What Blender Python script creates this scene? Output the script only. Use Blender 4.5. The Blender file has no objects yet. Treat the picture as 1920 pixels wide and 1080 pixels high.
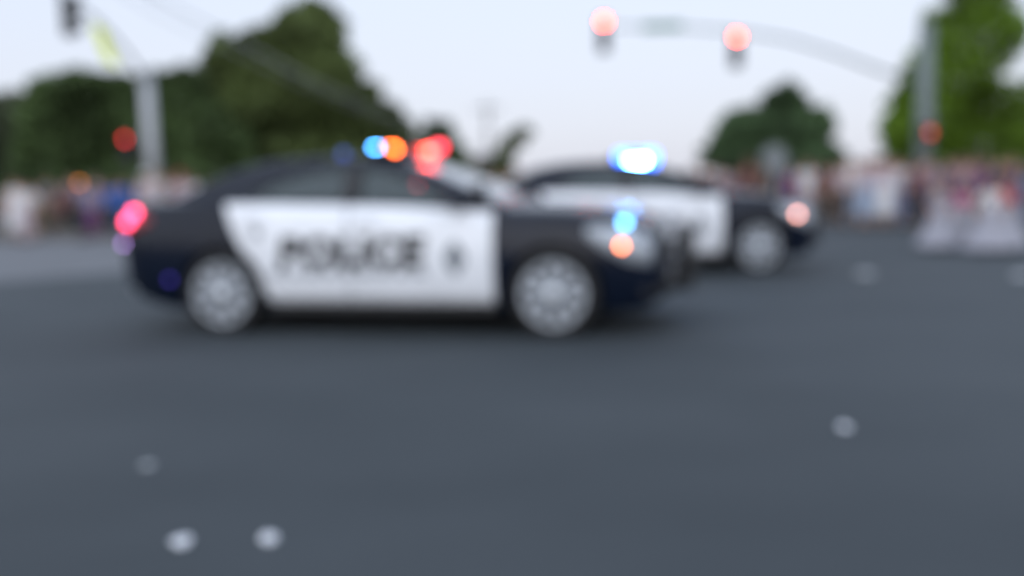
import bpy, bmesh, math, random
import numpy as np
from mathutils import Vector, Matrix, noise as mnoise

random.seed(7)
rng = np.random.default_rng(7)
S = bpy.context.scene
COL = S.collection
PI = math.pi
R = math.radians

# ------------------------------------------------------------------ camera
F_PX = 1700.0
CAM_H = 1.22
PITCH = math.atan((540 - 345) / F_PX)
ROLL = R(-1.4)
cam_d = bpy.data.cameras.new('camera')
cam = bpy.data.objects.new('camera', cam_d)
COL.objects.link(cam)
cam_d.sensor_width = 36.0
cam_d.lens = F_PX / 1920 * 36.0
cam_d.clip_start = 0.05
cam_d.clip_end = 3000
CM = Matrix.Translation((0, 0, CAM_H)) @ Matrix.Rotation(PI / 2 - PITCH, 4, 'X') @ Matrix.Rotation(ROLL, 4, 'Z')
cam.matrix_world = CM
cam_d.dof.use_dof = True            # lens focused close, everything in the street out of focus
cam_d.dof.focus_distance = 0.6
cam_d.dof.aperture_fstop = 1.92
S.camera = cam

# ------------------------------------------------------------------ world + sun
SUN_EL, SUN_AZ = R(22), R(195)
world = bpy.data.worlds.new('World')
S.world = world
world.use_nodes = True
wn = world.node_tree
wn.nodes.clear()
sky = wn.nodes.new('ShaderNodeTexSky')
sky.sky_type = 'NISHITA'
sky.sun_disc = False
sky.sun_elevation = SUN_EL
sky.sun_rotation = SUN_AZ
sky.altitude = 0
sky.air_density = 1.0
sky.dust_density = 2.2
sky.ozone_density = 2.0
bg = wn.nodes.new('ShaderNodeBackground')
bg.inputs['Strength'].default_value = 0.15
wo = wn.nodes.new('ShaderNodeOutputWorld')
hs = wn.nodes.new('ShaderNodeHueSaturation')     # thin high overcast takes most of the blue out
hs.inputs['Saturation'].default_value = 0.45
wn.links.new(sky.outputs[0], hs.inputs['Color'])
ov = wn.nodes.new('ShaderNodeMix')               # even high overcast veil over the clear sky
ov.data_type = 'RGBA'
ov.inputs[0].default_value = 0.9
tcw = wn.nodes.new('ShaderNodeTexCoord'); sx = wn.nodes.new('ShaderNodeSeparateXYZ')
wn.links.new(tcw.outputs['Generated'], sx.inputs[0])
vr = wn.nodes.new('ShaderNodeValToRGB')
vr.color_ramp.elements[0].position = 0.0; vr.color_ramp.elements[0].color = (2.42, 2.45, 2.75, 1)
vr.color_ramp.elements[1].position = 0.75; vr.color_ramp.elements[1].color = (2.55, 3.05, 3.95, 1)
_e = vr.color_ramp.elements.new(0.2); _e.color = (2.38, 2.62, 3.1, 1)
wn.links.new(sx.outputs['Z'], vr.inputs[0])
wn.links.new(hs.outputs[0], ov.inputs[6]); wn.links.new(vr.outputs[0], ov.inputs[7])
wn.links.new(ov.outputs[2], bg.inputs[0])
wn.links.new(bg.outputs[0], wo.inputs[0])

sd = bpy.data.lights.new('sun', 'SUN')
sd.energy = 0.9
sd.angle = R(140)
sd.color = (1.0, 0.99, 0.985)
sun = bpy.data.objects.new('sun', sd)
COL.objects.link(sun)
dirv = Vector((math.sin(SUN_AZ) * math.cos(SUN_EL), math.cos(SUN_AZ) * math.cos(SUN_EL), math.sin(SUN_EL)))
sun.rotation_euler = dirv.to_track_quat('Z', 'Y').to_euler()

S.view_settings.view_transform = 'Standard'
S.view_settings.look = 'None'
S.view_settings.gamma = 1
S.view_settings.use_curve_mapping = False
S.view_settings.exposure = 1.05
S.render.engine = 'CYCLES'
S.cycles.use_denoising = True
S.cycles.max_bounces = 8
S.cycles.use_adaptive_sampling = False
S.cycles.sample_clamp_indirect = 4.0


# ------------------------------------------------------------------ placing helpers
def ray(px, py):
    return (CM.to_3x3() @ Vector(((px - 960) / F_PX, -(py - 540) / F_PX, -1)))


def at(px, py, Y):
    d = ray(px, py)
    return Vector((0, 0, CAM_H)) + d * (Y / d.y)


def onz(px, py, z=0.0):
    d = ray(px, py)
    return Vector((0, 0, CAM_H)) + d * ((z - CAM_H) / d.z)


# ------------------------------------------------------------------ materials
MATS = {}


def mat(name, col, rough=0.6, metal=0.0, var=0.08, scale=6.0, bump=0.0, emit=None, est=0.0, coat=0.0, trans=0.0, island=0.0, spec=None):
    if name in MATS:
        return MATS[name]
    m = bpy.data.materials.new(name)
    m.use_nodes = True
    nt = m.node_tree
    b = nt.nodes['Principled BSDF']
    b.inputs['Roughness'].default_value = rough
    b.inputs['Metallic'].default_value = metal
    if spec is not None:
        b.inputs['Specular IOR Level'].default_value = spec
    tc = nt.nodes.new('ShaderNodeTexCoord')
    nz = nt.nodes.new('ShaderNodeTexNoise')
    nz.inputs['Scale'].default_value = scale
    nz.inputs['Detail'].default_value = 4
    nt.links.new(tc.outputs['Object'], nz.inputs['Vector'])
    mp = nt.nodes.new('ShaderNodeMapRange')
    mp.inputs['From Min'].default_value = 0.3
    mp.inputs['From Max'].default_value = 0.7
    mp.inputs['To Min'].default_value = 1 - var
    mp.inputs['To Max'].default_value = 1 + var
    nt.links.new(nz.outputs['Fac'], mp.inputs['Value'])
    mul = nt.nodes.new('ShaderNodeVectorMath')
    mul.operation = 'SCALE'
    mul.inputs[0].default_value = col
    last = mp.outputs[0]
    if island:
        g = nt.nodes.new('ShaderNodeNewGeometry')
        m2 = nt.nodes.new('ShaderNodeMapRange')
        m2.inputs['To Min'].default_value = 1 - island
        m2.inputs['To Max'].default_value = 1 + island
        nt.links.new(g.outputs['Random Per Island'], m2.inputs['Value'])
        mm = nt.nodes.new('ShaderNodeMath')
        mm.operation = 'MULTIPLY'
        nt.links.new(last, mm.inputs[0])
        nt.links.new(m2.outputs[0], mm.inputs[1])
        last = mm.outputs[0]
    nt.links.new(last, mul.inputs['Scale'])
    nt.links.new(mul.outputs[0], b.inputs['Base Color'])
    if bump:
        bp = nt.nodes.new('ShaderNodeBump')
        bp.inputs['Strength'].default_value = bump
        bp.inputs['Distance'].default_value = 0.01
        nt.links.new(nz.outputs['Fac'], bp.inputs['Height'])
        nt.links.new(bp.outputs[0], b.inputs['Normal'])
    if coat:
        b.inputs['Coat Weight'].default_value = coat
        b.inputs['Coat Roughness'].default_value = 0.04
    if trans:
        b.inputs['Transmission Weight'].default_value = trans
    if emit:
        b.inputs['Emission Color'].default_value = (*emit, 1)
        b.inputs['Emission Strength'].default_value = est
    MATS[name] = m
    return m


def cloth(name, r, g, b):
    return mat('cloth_' + name, (r, g, b), 0.85, var=0.1, scale=9)


# ------------------------------------------------------------------ object helpers
def mk(name, me, parent=None, loc=None, mats=None):
    o = bpy.data.objects.new(name, me)
    COL.objects.link(o)
    if parent is not None:
        o.parent = parent
    if loc is not None:
        o.location = loc
    if mats is not None:
        for m in (mats if isinstance(mats, (list, tuple)) else [mats]):
            me.materials.append(m)
    return o


def empty(name, loc=(0, 0, 0), rz=0.0):
    o = bpy.data.objects.new(name, None)
    COL.objects.link(o)
    o.location = loc
    o.rotation_euler = (0, 0, rz)
    o.empty_display_size = 0.2
    return o


def tag(o, label=None, cat=None, group=None, kind=None):
    if label: o['label'] = label
    if cat: o['category'] = cat
    if group: o['group'] = group
    if kind: o['kind'] = kind
    return o


def bm_mesh(bm, name, smooth=False):
    bmesh.ops.recalc_face_normals(bm, faces=bm.faces)
    me = bpy.data.meshes.new(name)
    bm.to_mesh(me)
    bm.free()
    if smooth:
        me.shade_smooth()
    return me


def add_box(bm, c, s, rot=None, bevel=0.0, mi=0):
    r = bmesh.ops.create_cube(bm, size=1)
    vs = r['verts']
    for v in vs:
        v.co = Vector((v.co.x * s[0], v.co.y * s[1], v.co.z * s[2]))
    if bevel:
        es = list({e for v in vs for e in v.link_edges})
        rb = bmesh.ops.bevel(bm, geom=es, offset=bevel, segments=2, affect='EDGES', profile=0.5)
        vs = list({v for f in rb['faces'] for v in f.verts} | {v for v in vs if v.is_valid})
    M = Matrix.Translation(c) @ (rot.to_4x4() if rot else Matrix.Identity(4))
    for v in vs:
        v.co = M @ v.co
    if mi:
        for f in {f for v in vs for f in v.link_faces}:
            f.material_index = mi
    return vs


def ring_loft(bm, rings, cap=True, mi=0, close=True):
    vr = [[bm.verts.new(p) for p in r] for r in rings]
    n = len(vr[0])
    rng_ = range(n) if close else range(n - 1)
    for a, b in zip(vr, vr[1:]):
        for i in rng_:
            j = (i + 1) % n
            f = bm.faces.new((a[i], a[j], b[j], b[i]))
            f.material_index = mi
    if cap:
        for r in (vr[0][::-1], vr[-1]):
            f = bm.faces.new(r)
            f.material_index = mi
    return vr


def add_tube(bm, pts, rad, n=10, cap=True, mi=0, flat=1.0):
    pts = [Vector(p) for p in pts]
    if not hasattr(rad, '__len__'):
        rad = [rad] * len(pts)
    rings = []
    up = Vector((0, 0, 1))
    for i, p in enumerate(pts):
        a = pts[max(i - 1, 0)]
        b = pts[min(i + 1, len(pts) - 1)]
        t = (b - a).normalized()
        if i == 0:
            u = up if abs(t.dot(up)) < 0.9 else Vector((1, 0, 0))
        u = (u - t * u.dot(t)).normalized()
        w = t.cross(u)
        rings.append([p + (u * math.cos(k * 2 * PI / n) + w * math.sin(k * 2 * PI / n) * flat) * rad[i] for k in range(n)])
    return ring_loft(bm, rings, cap, mi)


def add_lathe(bm, prof, n=24, M=None, mi=0, cap=True):
    """prof: list of (radius, height) about local z"""
    M = M or Matrix.Identity(4)
    rings = [[M @ Vector((r * math.cos(k * 2 * PI / n), r * math.sin(k * 2 * PI / n), z)) for k in range(n)] for r, z in prof]
    return ring_loft(bm, rings, cap, mi)


def add_ellipsoid(bm, c, r, u=12, v=8, rot=None, mi=0):
    M = Matrix.Translation(c) @ (rot.to_4x4() if rot else Matrix.Identity(4)) @ Matrix.Diagonal((*r, 1))
    g = bmesh.ops.create_uvsphere(bm, u_segments=u, v_segments=v, radius=1, matrix=M)
    if mi:
        for f in {f for x in g['verts'] for f in x.link_faces}:
            f.material_index = mi
    return g['verts']


def part(name, build, parent, m, smooth=False, loc=None):
    bm = bmesh.new()
    build(bm)
    return mk(name, bm_mesh(bm, name, smooth), parent, loc, m)


def copy_tree(o, parent=None):
    c = o.copy()
    COL.objects.link(c)
    if parent is not None:
        c.parent = parent
    for ch in list(o.children):
        copy_tree(ch, c)
    return c


def override(o, m, idx=0):
    o.material_slots[idx].link = 'OBJECT'
    o.material_slots[idx].material = m


def herm(xs, ys, x):
    """smooth interpolation through a table (monotone-ish cubic)"""
    xs = list(xs); ys = list(ys)
    if x <= xs[0]: return ys[0]
    if x >= xs[-1]: return ys[-1]
    i = max(k for k in range(len(xs) - 1) if xs[k] <= x)

    def sl(k):
        if k == 0: return (ys[1] - ys[0]) / (xs[1] - xs[0])
        if k == len(xs) - 1: return (ys[-1] - ys[-2]) / (xs[-1] - xs[-2])
        a = (ys[k] - ys[k - 1]) / (xs[k] - xs[k - 1]); b = (ys[k + 1] - ys[k]) / (xs[k + 1] - xs[k])
        return 0 if a * b <= 0 else 2 * a * b / (a + b)
    h = xs[i + 1] - xs[i]
    t = (x - xs[i]) / h
    m0, m1 = sl(i) * h, sl(i + 1) * h
    return (2*t**3-3*t*t+1)*ys[i] + (t**3-2*t*t+t)*m0 + (-2*t**3+3*t*t)*ys[i+1] + (t**3-t*t)*m1


# ================================================================== SETTING
def ground_sheet(name, pts, z, m, sub=0):
    bm = bmesh.new()
    f = bm.faces.new([bm.verts.new((x, y, z)) for x, y in pts])
    me = bm_mesh(bm, name)
    return tag(mk(name, me, None, None, m), kind='structure')


def asphalt_material():
    m = bpy.data.materials.new('asphalt')
    m.use_nodes = True
    nt = m.node_tree
    b = nt.nodes['Principled BSDF']
    b.inputs['Roughness'].default_value = 0.8
    tc = nt.nodes.new('ShaderNodeTexCoord')
    big = nt.nodes.new('ShaderNodeTexNoise'); big.inputs['Scale'].default_value = 0.55; big.inputs['Detail'].default_value = 3
    mp = nt.nodes.new('ShaderNodeMapping'); mp.inputs['Scale'].default_value = (0.7, 1.1, 1); mp.inputs['Rotation'].default_value = (0, 0, R(-4))
    nt.links.new(tc.outputs['Object'], mp.inputs[0]); nt.links.new(mp.outputs[0], big.inputs['Vector'])
    fine = nt.nodes.new('ShaderNodeTexNoise'); fine.inputs['Scale'].default_value = 90; fine.inputs['Detail'].default_value = 5
    nt.links.new(tc.outputs['Object'], fine.inputs['Vector'])
    vor = nt.nodes.new('ShaderNodeTexVoronoi'); vor.inputs['Scale'].default_value = 140
    nt.links.new(tc.outputs['Object'], vor.inputs['Vector'])
    cr = nt.nodes.new('ShaderNodeValToRGB')
    cr.color_ramp.elements[0].position = 0.35; cr.color_ramp.elements[0].color = (0.023, 0.031, 0.037, 1)
    cr.color_ramp.elements[1].position = 0.68; cr.color_ramp.elements[1].color = (0.037, 0.046, 0.053, 1)
    nt.links.new(big.outputs['Fac'], cr.inputs[0])
    mx = nt.nodes.new('ShaderNodeMix'); mx.data_type = 'RGBA'; mx.blend_type = 'MULTIPLY'; mx.inputs[0].default_value = 0.6
    f2 = nt.nodes.new('ShaderNodeMapRange'); f2.inputs['To Min'].default_value = 0.5; f2.inputs['To Max'].default_value = 1.5
    nt.links.new(fine.outputs['Fac'], f2.inputs['Value'])
    nt.links.new(cr.outputs[0], mx.inputs[6]); nt.links.new(f2.outputs[0], mx.inputs[7])
    nt.links.new(mx.outputs[2], b.inputs['Base Color'])
    bp = nt.nodes.new('ShaderNodeBump'); bp.inputs['Strength'].default_value = 0.35; bp.inputs['Distance'].default_value = 0.006
    nt.links.new(vor.outputs['Distance'], bp.inputs['Height']); nt.links.new(bp.outputs[0], b.inputs['Normal'])
    return m


M_ASPH = asphalt_material()
M_GRASS = mat('dry_grass', (0.048, 0.055, 0.045), 0.95, var=0.3, scale=0.8)
M_CONC = mat('concrete', (0.13, 0.11, 0.10), 0.9, var=0.12, scale=1.5, bump=0.2)
M_KERB = mat('kerb_concrete', (0.17, 0.16, 0.15), 0.9, var=0.12, scale=3)

ground_sheet('ground', [(-1500, -400), (1500, -400), (1500, 1500), (-1500, 1500)], -0.004, M_GRASS)
# the crossing: the road in front of the camera and the street the cars come along
ground_sheet('road', [(-60, -30), (60, -30), (60, 24.0), (9.5, 26.0), (9.5, 140), (0, 140), (0, 26.5), (-60, 27.5)], 0.0, M_ASPH)


def slab(name, pts, z0, z1, m, kind='structure'):
    bm = bmesh.new()
    ring_loft(bm, [[(x, y, z0) for x, y in pts], [(x, y, z1) for x, y in pts]])
    es = [e for e in bm.edges if all(v.co.z > z1 - 1e-4 for v in e.verts)]
    bmesh.ops.bevel(bm, geom=es, offset=0.02, segments=2, affect='EDGES')
    return tag(mk(name, bm_mesh(bm, name), None, None, m), kind=kind)


ground_sheet('pale_road_surface', [(-40, 12.5), (-8.2, 12.2), (-4.6, 15.2), (-3.0, 19.5), (-6, 24.5), (-40, 25.6)], 0.004, mat('pale_asphalt', (.115, .12, .13), .8, var=.12, scale=.8, bump=.3))  # paler asphalt sheet over the left part of the road
slab('kerb', [(-60, 26.4), (-0.4, 25.4), (-0.4, 25.55), (-60, 26.55)], -0.05, 0.13, M_KERB)
slab('kerb', [(9.9, 25.0), (60, 23.0), (60, 23.15), (9.9, 25.15)], -0.05, 0.13, M_KERB)
slab('pavement', [(-60, 26.553), (-0.4, 25.553), (-0.4, 29), (-60, 30)], -0.05, 0.125, M_CONC)
slab('pavement', [(9.9, 25.153), (60, 23.153), (60, 27), (9.9, 29)], -0.05, 0.125, M_CONC)

# ================================================================== PATROL CAR
M_BLACK = mat('black_car_paint', (0.0035, 0.007, 0.017), 0.22, var=0.15, scale=3, coat=0.1, spec=.22)
M_WHITE = mat('white_door_paint', (0.76, 0.78, 0.82), 0.4, var=0.03, scale=3, coat=0.4)
M_GLASS = mat('dark_car_glass', (0.03, 0.05, 0.055), 0.06, var=0.02, spec=.8)
M_SCREEN = mat('windscreen_glass', (0.10, 0.12, 0.14), 0.08, var=0.02, coat=.6, spec=.9)
_nt = M_GLASS.node_tree
_tr = _nt.nodes.new('ShaderNodeBsdfTransparent'); _tr.inputs[0].default_value = (.55, .65, .68, 1)
_mx = _nt.nodes.new('ShaderNodeMixShader'); _mx.inputs[0].default_value = .25
_nt.links.new(_nt.nodes['Principled BSDF'].outputs[0], _mx.inputs[1]); _nt.links.new(_tr.outputs[0], _mx.inputs[2])
_nt.links.new(_mx.outputs[0], _nt.nodes['Material Output'].inputs[0])
M_RUB = mat('tyre_rubber', (0.012, 0.012, 0.013), 0.85, var=0.2, scale=20)
M_TRIM = mat('black_plastic', (0.012, 0.012, 0.014), 0.55, var=0.15)
M_RIM = mat('grey_wheel_metal', (0.36, 0.39, 0.43), 0.45, 0.35, var=0.08)
M_CHROME = mat('chrome', (0.50, 0.53, 0.57), 0.35, 0.8, var=0.02)
M_LENS = mat('clear_lens', (0.38, 0.41, 0.45), 0.2, 0.1, var=0.05)
M_DECAL = mat('black_decal', (0.02, 0.022, 0.025), 0.5)
M_GREY = mat('grey_decal', (0.20, 0.22, 0.25), 0.5)
M_GOLD = mat('badge_decal', (0.10, 0.12, 0.14), 0.5)
M_SEAT = mat('dark_seat_cloth', (0.03, 0.03, 0.035), 0.9)
M_REDL = mat('red_tail_lens', (0.25, 0.008, 0.015), 0.2, coat=0.5)
M_DARKL = mat('smoked_lens', (0.03, 0.03, 0.04), 0.2)


def lampmat(name, col, st):
    return mat(name, tuple(.04 + .2 * c for c in col), 0.3, emit=col, est=st)


XS = (-2.72, -2.66, -2.5, -2.2, -1.4, 0, 1.4, 1.9, 2.2, 2.36, 2.44)
WS = (.70, .80, .885, .935, .955, .957, .95, .93, .88, .82, .74)


def OX(x):      # short overhangs: body stations are squeezed beyond the axles
    return math.copysign(1.434 + (abs(x) - 1.434) / .83, x) if abs(x) > 1.434 else x


def NX(x):
    return math.copysign(1.434 + (abs(x) - 1.434) * .83, x) if abs(x) > 1.434 else x


def W(x): return herm(XS, WS, OX(x))
def ZS(x): return herm((-2.72, -2.62, -2.3, -1.7, 0, .9, 1.5, 2.1, 2.36, 2.44), (1.02, 1.08, 1.115, 1.12, 1.075, 1.015, .975, .91, .82, .74), OX(x))
def ZT(x): return herm((-2.72, -2.62, -2.3, -1.8, 0, .9, 1.5, 2.1, 2.36, 2.44), (1.05, 1.14, 1.175, 1.17, 1.09, 1.07, 1.05, .985, .89, .79), OX(x))
def ZB(x): return herm((-2.72, -2.4, -2.0, 0, 1.9, 2.3, 2.44), (.42, .28, .21, .20, .20, .22, .30), OX(x))


VV = (0, .12, .3, .5, .7, .85, 1.0)
VG = (.90, .955, .985, 1.0, .995, .975, .93)


def YS(x, z):
    zb, zs = ZB(x), ZS(x)
    v = min(max((z - zb) / (zs - zb), 0), 1)
    return W(x) * herm(VV, VG, v)


def YG(x, z):          # greenhouse side plane
    w = max(0, (z - 1.06) / 0.46)
    k = 1 - 0.10 * max(0, (-x - 1.0)) - 0.05 * max(0, x - .4)
    return (0.875 - 0.26 * w ** 1.15) * k


def ZR(x): return herm((-1.93, -1.76, -1.58, -1.32, -1.0, -.6, -.2, .08, .35, .6, .85, 1.05), (1.16, 1.25, 1.335, 1.43, 1.478, 1.495, 1.488, 1.45, 1.37, 1.265, 1.15, 1.04), x)
def ZBELT(x): return herm((-2.12, -1.7, 0, .9, 1.05), (1.10, 1.11, 1.065, 1.005, .985), x)


def strip_patch(x0, x1, zl, zh, yf, side, off=0.005, nx=28, nz=8, thick=0.012):
    bm = bmesh.new()
    vs = []
    for i in range(nx + 1):
        x = x0 + (x1 - x0) * i / nx
        a, b = zl(x), zh(x)
        vs.append([bm.verts.new((x, side * (yf(x, a + (b - a) * j / nz) + off), a + (b - a) * j / nz)) for j in range(nz + 1)])
    for i in range(nx):
        for j in range(nz):
            bm.faces.new((vs[i][j], vs[i + 1][j], vs[i + 1][j + 1], vs[i][j + 1]))
    be = [e for e in bm.edges if e.is_boundary]
    r = bmesh.ops.extrude_edge_only(bm, edges=be)
    for v in r['geom']:
        if isinstance(v, bmesh.types.BMVert):
            v.co.y -= side * thick
    return bm


def poly_patch(poly, fn, step=0.05):
    """convex 2-D polygon (a,b) clipped out of a grid, then mapped by fn(a,b)"""
    bm = bmesh.new()
    xs = [p[0] for p in poly]; ys = [p[1] for p in poly]
    nx = max(2, int((max(xs) - min(xs)) / step) + 1); ny = max(2, int((max(ys) - min(ys)) / step) + 1)
    vs = [[bm.verts.new((min(xs) + (max(xs) - min(xs)) * i / nx, min(ys) + (max(ys) - min(ys)) * j / ny, 0)) for j in range(ny + 1)] for i in range(nx + 1)]
    for i in range(nx):
        for j in range(ny):
            bm.faces.new((vs[i][j], vs[i + 1][j], vs[i + 1][j + 1], vs[i][j + 1]))
    cx = sum(xs) / len(xs); cy = sum(ys) / len(ys)
    n = len(poly)
    for k in range(n):
        a, b = Vector((*poly[k], 0)), Vector((*poly[(k + 1) % n], 0))
        d = b - a
        nn = Vector((d.y, -d.x, 0)).normalized()
        if nn.dot(Vector((cx, cy, 0)) - a) > 0: nn = -nn
        bmesh.ops.bisect_plane(bm, geom=bm.verts[:] + bm.edges[:] + bm.faces[:], plane_co=a, plane_no=nn, clear_outer=True)
    for v in bm.verts:
        v.co = Vector(fn(v.co.x, v.co.y))
    return bm


def inside(poly, x, y):
    c = False
    n = len(poly)
    for i in range(n):
        (x1, y1), (x2, y2) = poly[i], poly[(i + 1) % n]
        if (y1 > y) != (y2 > y) and x < (x2 - x1) * (y - y1) / (y2 - y1) + x1:
            c = not c
    return c


WIN_F = [(-.20, 1.10), (-.20, 1.395), (-.02, 1.375), (.20, 1.305), (.48, 1.175), (.66, 1.085), (.70, 1.05)]
WIN_R = [(-.34, 1.105), (-1.16, 1.13), (-1.20, 1.155), (-1.08, 1.235), (-.90, 1.315), (-.65, 1.375), (-.34, 1.40)]


def star_poly(c, r, n=7, in_r=0.55):
    return [(c[0] + (r if k % 2 == 0 else r * in_r) * math.sin(k * PI / n), c[1] + (r if k % 2 == 0 else r * in_r) * math.cos(k * PI / n)) for k in range(2 * n)]


def text_mesh(txt, size, shear=0.25, bold=0.012):
    cu = bpy.data.curves.new('lettering', 'FONT')
    cu.body = txt
    cu.size = size
    cu.shear = shear
    cu.offset = bold
    cu.align_x = 'CENTER'
    cu.align_y = 'CENTER'
    cu.space_character = 1.08
    cu.resolution_u = 3
    o = bpy.data.objects.new('lettering', cu)
    COL.objects.link(o)
    dg = bpy.context.evaluated_depsgraph_get()
    me = bpy.data.meshes.new_from_object(o.evaluated_get(dg))
    bpy.data.objects.remove(o)
    bpy.data.curves.remove(cu)
    return me


def wheel_meshes():
    A = Matrix.Rotation(PI / 2, 4, 'X')      # axis along y, outer face towards -y
    bm = bmesh.new()
    prof = [(.262, -.11), (.270, -.118), (.315, -.122), (.338, -.11), (.348, -.085), (.350, 0), (.348, .085), (.335, .11), (.315, .118), (.270, .115), (.262, .11)]
    add_lathe(bm, [(r, -z) for r, z in prof] + [(.225, .11 * -1)][:0], 48, A)
    tyre = bm_mesh(bm, 'tyre', True)
    bm = bmesh.new()
    rings = [(.262, -.11), (.270, .112), (.264, .123), (.236, .120), (.228, .09), (.21, .06)]
    add_lathe(bm, rings, 48, A, cap=False)
    for k in range(5):                          # five broad paired spokes of a steel wheel
        for dd in (-.27, .27):
            a = k * 2 * PI / 5 + .3 + dd
            u = Vector((math.cos(a), 0, math.sin(a)))
            w = Vector((-math.sin(a), 0, math.cos(a)))
            rr = [(.06, .036, -.098), (.14, .046, -.108), (.236, .068, -.10)]
            rg = []
            for r_, hw, y in rr:
                rg.append([u * r_ + w * hw + Vector((0, y, 0)), u * r_ + Vector((0, y - .014, 0)), u * r_ - w * hw + Vector((0, y, 0)), u * r_ - w * hw + Vector((0, y + .03, 0)), u * r_ + w * hw + Vector((0, y + .03, 0))])
            ring_loft(bm, rg)
    add_lathe(bm, [(.001, .06), (.11, .07), (.10, .108), (.001, .108)], 32, A, cap=False)
    add_lathe(bm, [(.001, .03), (.20, .03), (.20, .02), (.001, .02)], 32, A, cap=False, mi=1)
    rim = bm_mesh(bm, 'rim', False)
    bm = bmesh.new()
    add_lathe(bm, [(.001, .10), (.082, .10), (.082, .128), (.072, .146), (.045, .158), (.001, .162)], 32, A, cap=False)
    cap_ = bm_mesh(bm, 'hub_cap', True)
    for me, ms in ((tyre, [M_RUB]), (rim, [M_RIM, M_TRIM]), (cap_, [M_CHROME])):
        for m in ms: me.materials.append(m)
    return tyre, rim, cap_


def build_car():
    car = empty('police_car')
    # ---- lower body shell
    bm = bmesh.new()
    xs = [-2.72, -2.70, -2.66, -2.58, -2.45, -2.3] + list(np.linspace(-2.1, 2.1, 50)) + [2.2, 2.28, 2.34, 2.39, 2.42, 2.44]
    rings = []
    for x in xs:
        xn = NX(x)
        zb, zs, zt, w = ZB(xn), ZS(xn), ZT(xn), W(xn)
        side = [(w * herm(VV, VG, v), zb + (zs - zb) * v) for v in (0, .06, .12, .3, .5, .7, .85, .95, 1.0)]
        top = []
        for a in (15, 35, 55, 75):
            top.append((.93 * w * math.cos(R(a)), zs + (zt - zs) * math.sin(R(a))))
        half = side + top
        ring = [(x, -y, z) for y, z in half] + [(x, 0, zt)] + [(x, y, z) for y, z in half[::-1]]
        rings.append(ring)
    rings = [[(NX(p[0]), p[1], p[2]) for p in q] for q in rings]
    ring_loft(bm, rings)
    bodyme = bm_mesh(bm, 'body')
    body = mk('body', bodyme, None, None, [M_BLACK, M_TRIM])
    bm = bmesh.new()
    for x in (-1.434, 1.434):
        for s in (-1, 1):
            add_lathe(bm, [(.39, -.2), (.39, .35)], 40, Matrix.Translation((x, s * .95, .36)) @ Matrix.Rotation(s * PI / 2, 4, 'X'), mi=1)
    bmesh.ops.recalc_face_normals(bm, faces=bm.faces)
    cut = mk('cut', bm_mesh(bm, 'cut'), None, None, [M_BLACK, M_TRIM])
    md = body.modifiers.new('b', 'BOOLEAN'); md.object = cut; md.operation = 'DIFFERENCE'; md.solver = 'EXACT'
    dg = bpy.context.evaluated_depsgraph_get()
    me = bpy.data.meshes.new_from_object(body.evaluated_get(dg))
    body.modifiers.clear()
    old = body.data
    body.data = me
    bpy.data.meshes.remove(old)
    bpy.data.objects.remove(cut)
    me.shade_smooth()
    me.set_sharp_from_angle(angle=R(35))
    body.parent = car

    # ---- roof and pillars with real window openings
    bm = bmesh.new()
    rings = []
    for x in np.linspace(-1.92, 1.03, 64):
        zr, zb = ZR(x), ZBELT(x)
        H = max(zr - zb, .01)
        ze = zb + H * .88
        pts = [(YG(x, zb + (ze - zb) * t), zb + (ze - zb) * t) for t in (0, .2, .4, .6, .8, 1)]
        ye = pts[-1][0]
        pts += [(ye - .02, ze + (zr - ze) * .45), (ye - .07, ze + (zr - ze) * .72), (ye * .7, zr - (zr - ze) * .12), (ye * .35, zr - (zr - ze) * .02)]
        rings.append([(x, -y, z) for y, z in pts] + [(x, 0, zr)] + [(x, y, z) for y, z in pts[::-1]])
    ring_loft(bm, rings, cap=False, close=False)
    for poly in (WIN_F, WIN_R):
        n = len(poly)
        for k in range(n):
            a = Vector((poly[k][0], 0, poly[k][1])); b = Vector((poly[(k + 1) % n][0], 0, poly[(k + 1) % n][1]))
            d = b - a
            near = [f for f in bm.faces if abs(f.calc_center_median().y) > .45]
            g = list({e for f in near for e in f.edges} | {v for f in near for v in f.verts}) + near
            bmesh.ops.bisect_plane(bm, geom=g, plane_co=a, plane_no=Vector((d.z, 0, -d.x)).normalized())
    WS0, WS1 = (.93, .12), (-1.84, -1.30)      # windscreen and rear window ranges along x

    def wsh(x):       # half width of the windscreen at x
        return YG(x, ZBELT(x) + (ZR(x) - ZBELT(x)) * .88) - .09
    for x_ in (WS0[0], WS0[1], WS1[0], WS1[1]):
        bmesh.ops.bisect_plane(bm, geom=bm.verts[:] + bm.edges[:] + bm.faces[:], plane_co=(x_, 0, 0), plane_no=(1, 0, 0))
    dead = []
    for f in bm.faces:
        c = f.calc_center_median()
        if abs(c.y) > .45 and (inside(WIN_F, c.x, c.z) or inside(WIN_R, c.x, c.z)) and c.z < ZBELT(c.x) + (ZR(c.x) - ZBELT(c.x)) * .95:
            dead.append(f)
        elif (WS0[1] < c.x < WS0[0] or WS1[0] < c.x < WS1[1]) and abs(c.y) < wsh(c.x):
            dead.append(f)
    bmesh.ops.delete(bm, geom=dead, context='FACES')
    roof = mk('roof', bm_mesh(bm, 'roof', True), car, None, M_BLACK)
    md = roof.modifiers.new('thickness', 'SOLIDIFY'); md.thickness = 0.03; md.offset = -1

    def topz(x, y):
        ye = YG(x, ZBELT(x) + (ZR(x) - ZBELT(x)) * .88)
        ze = ZBELT(x) + (ZR(x) - ZBELT(x)) * .88
        t = min(abs(y) / ye, 1)
        return ZR(x) - (ZR(x) - ze) * (0.9 * t ** 4)
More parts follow.
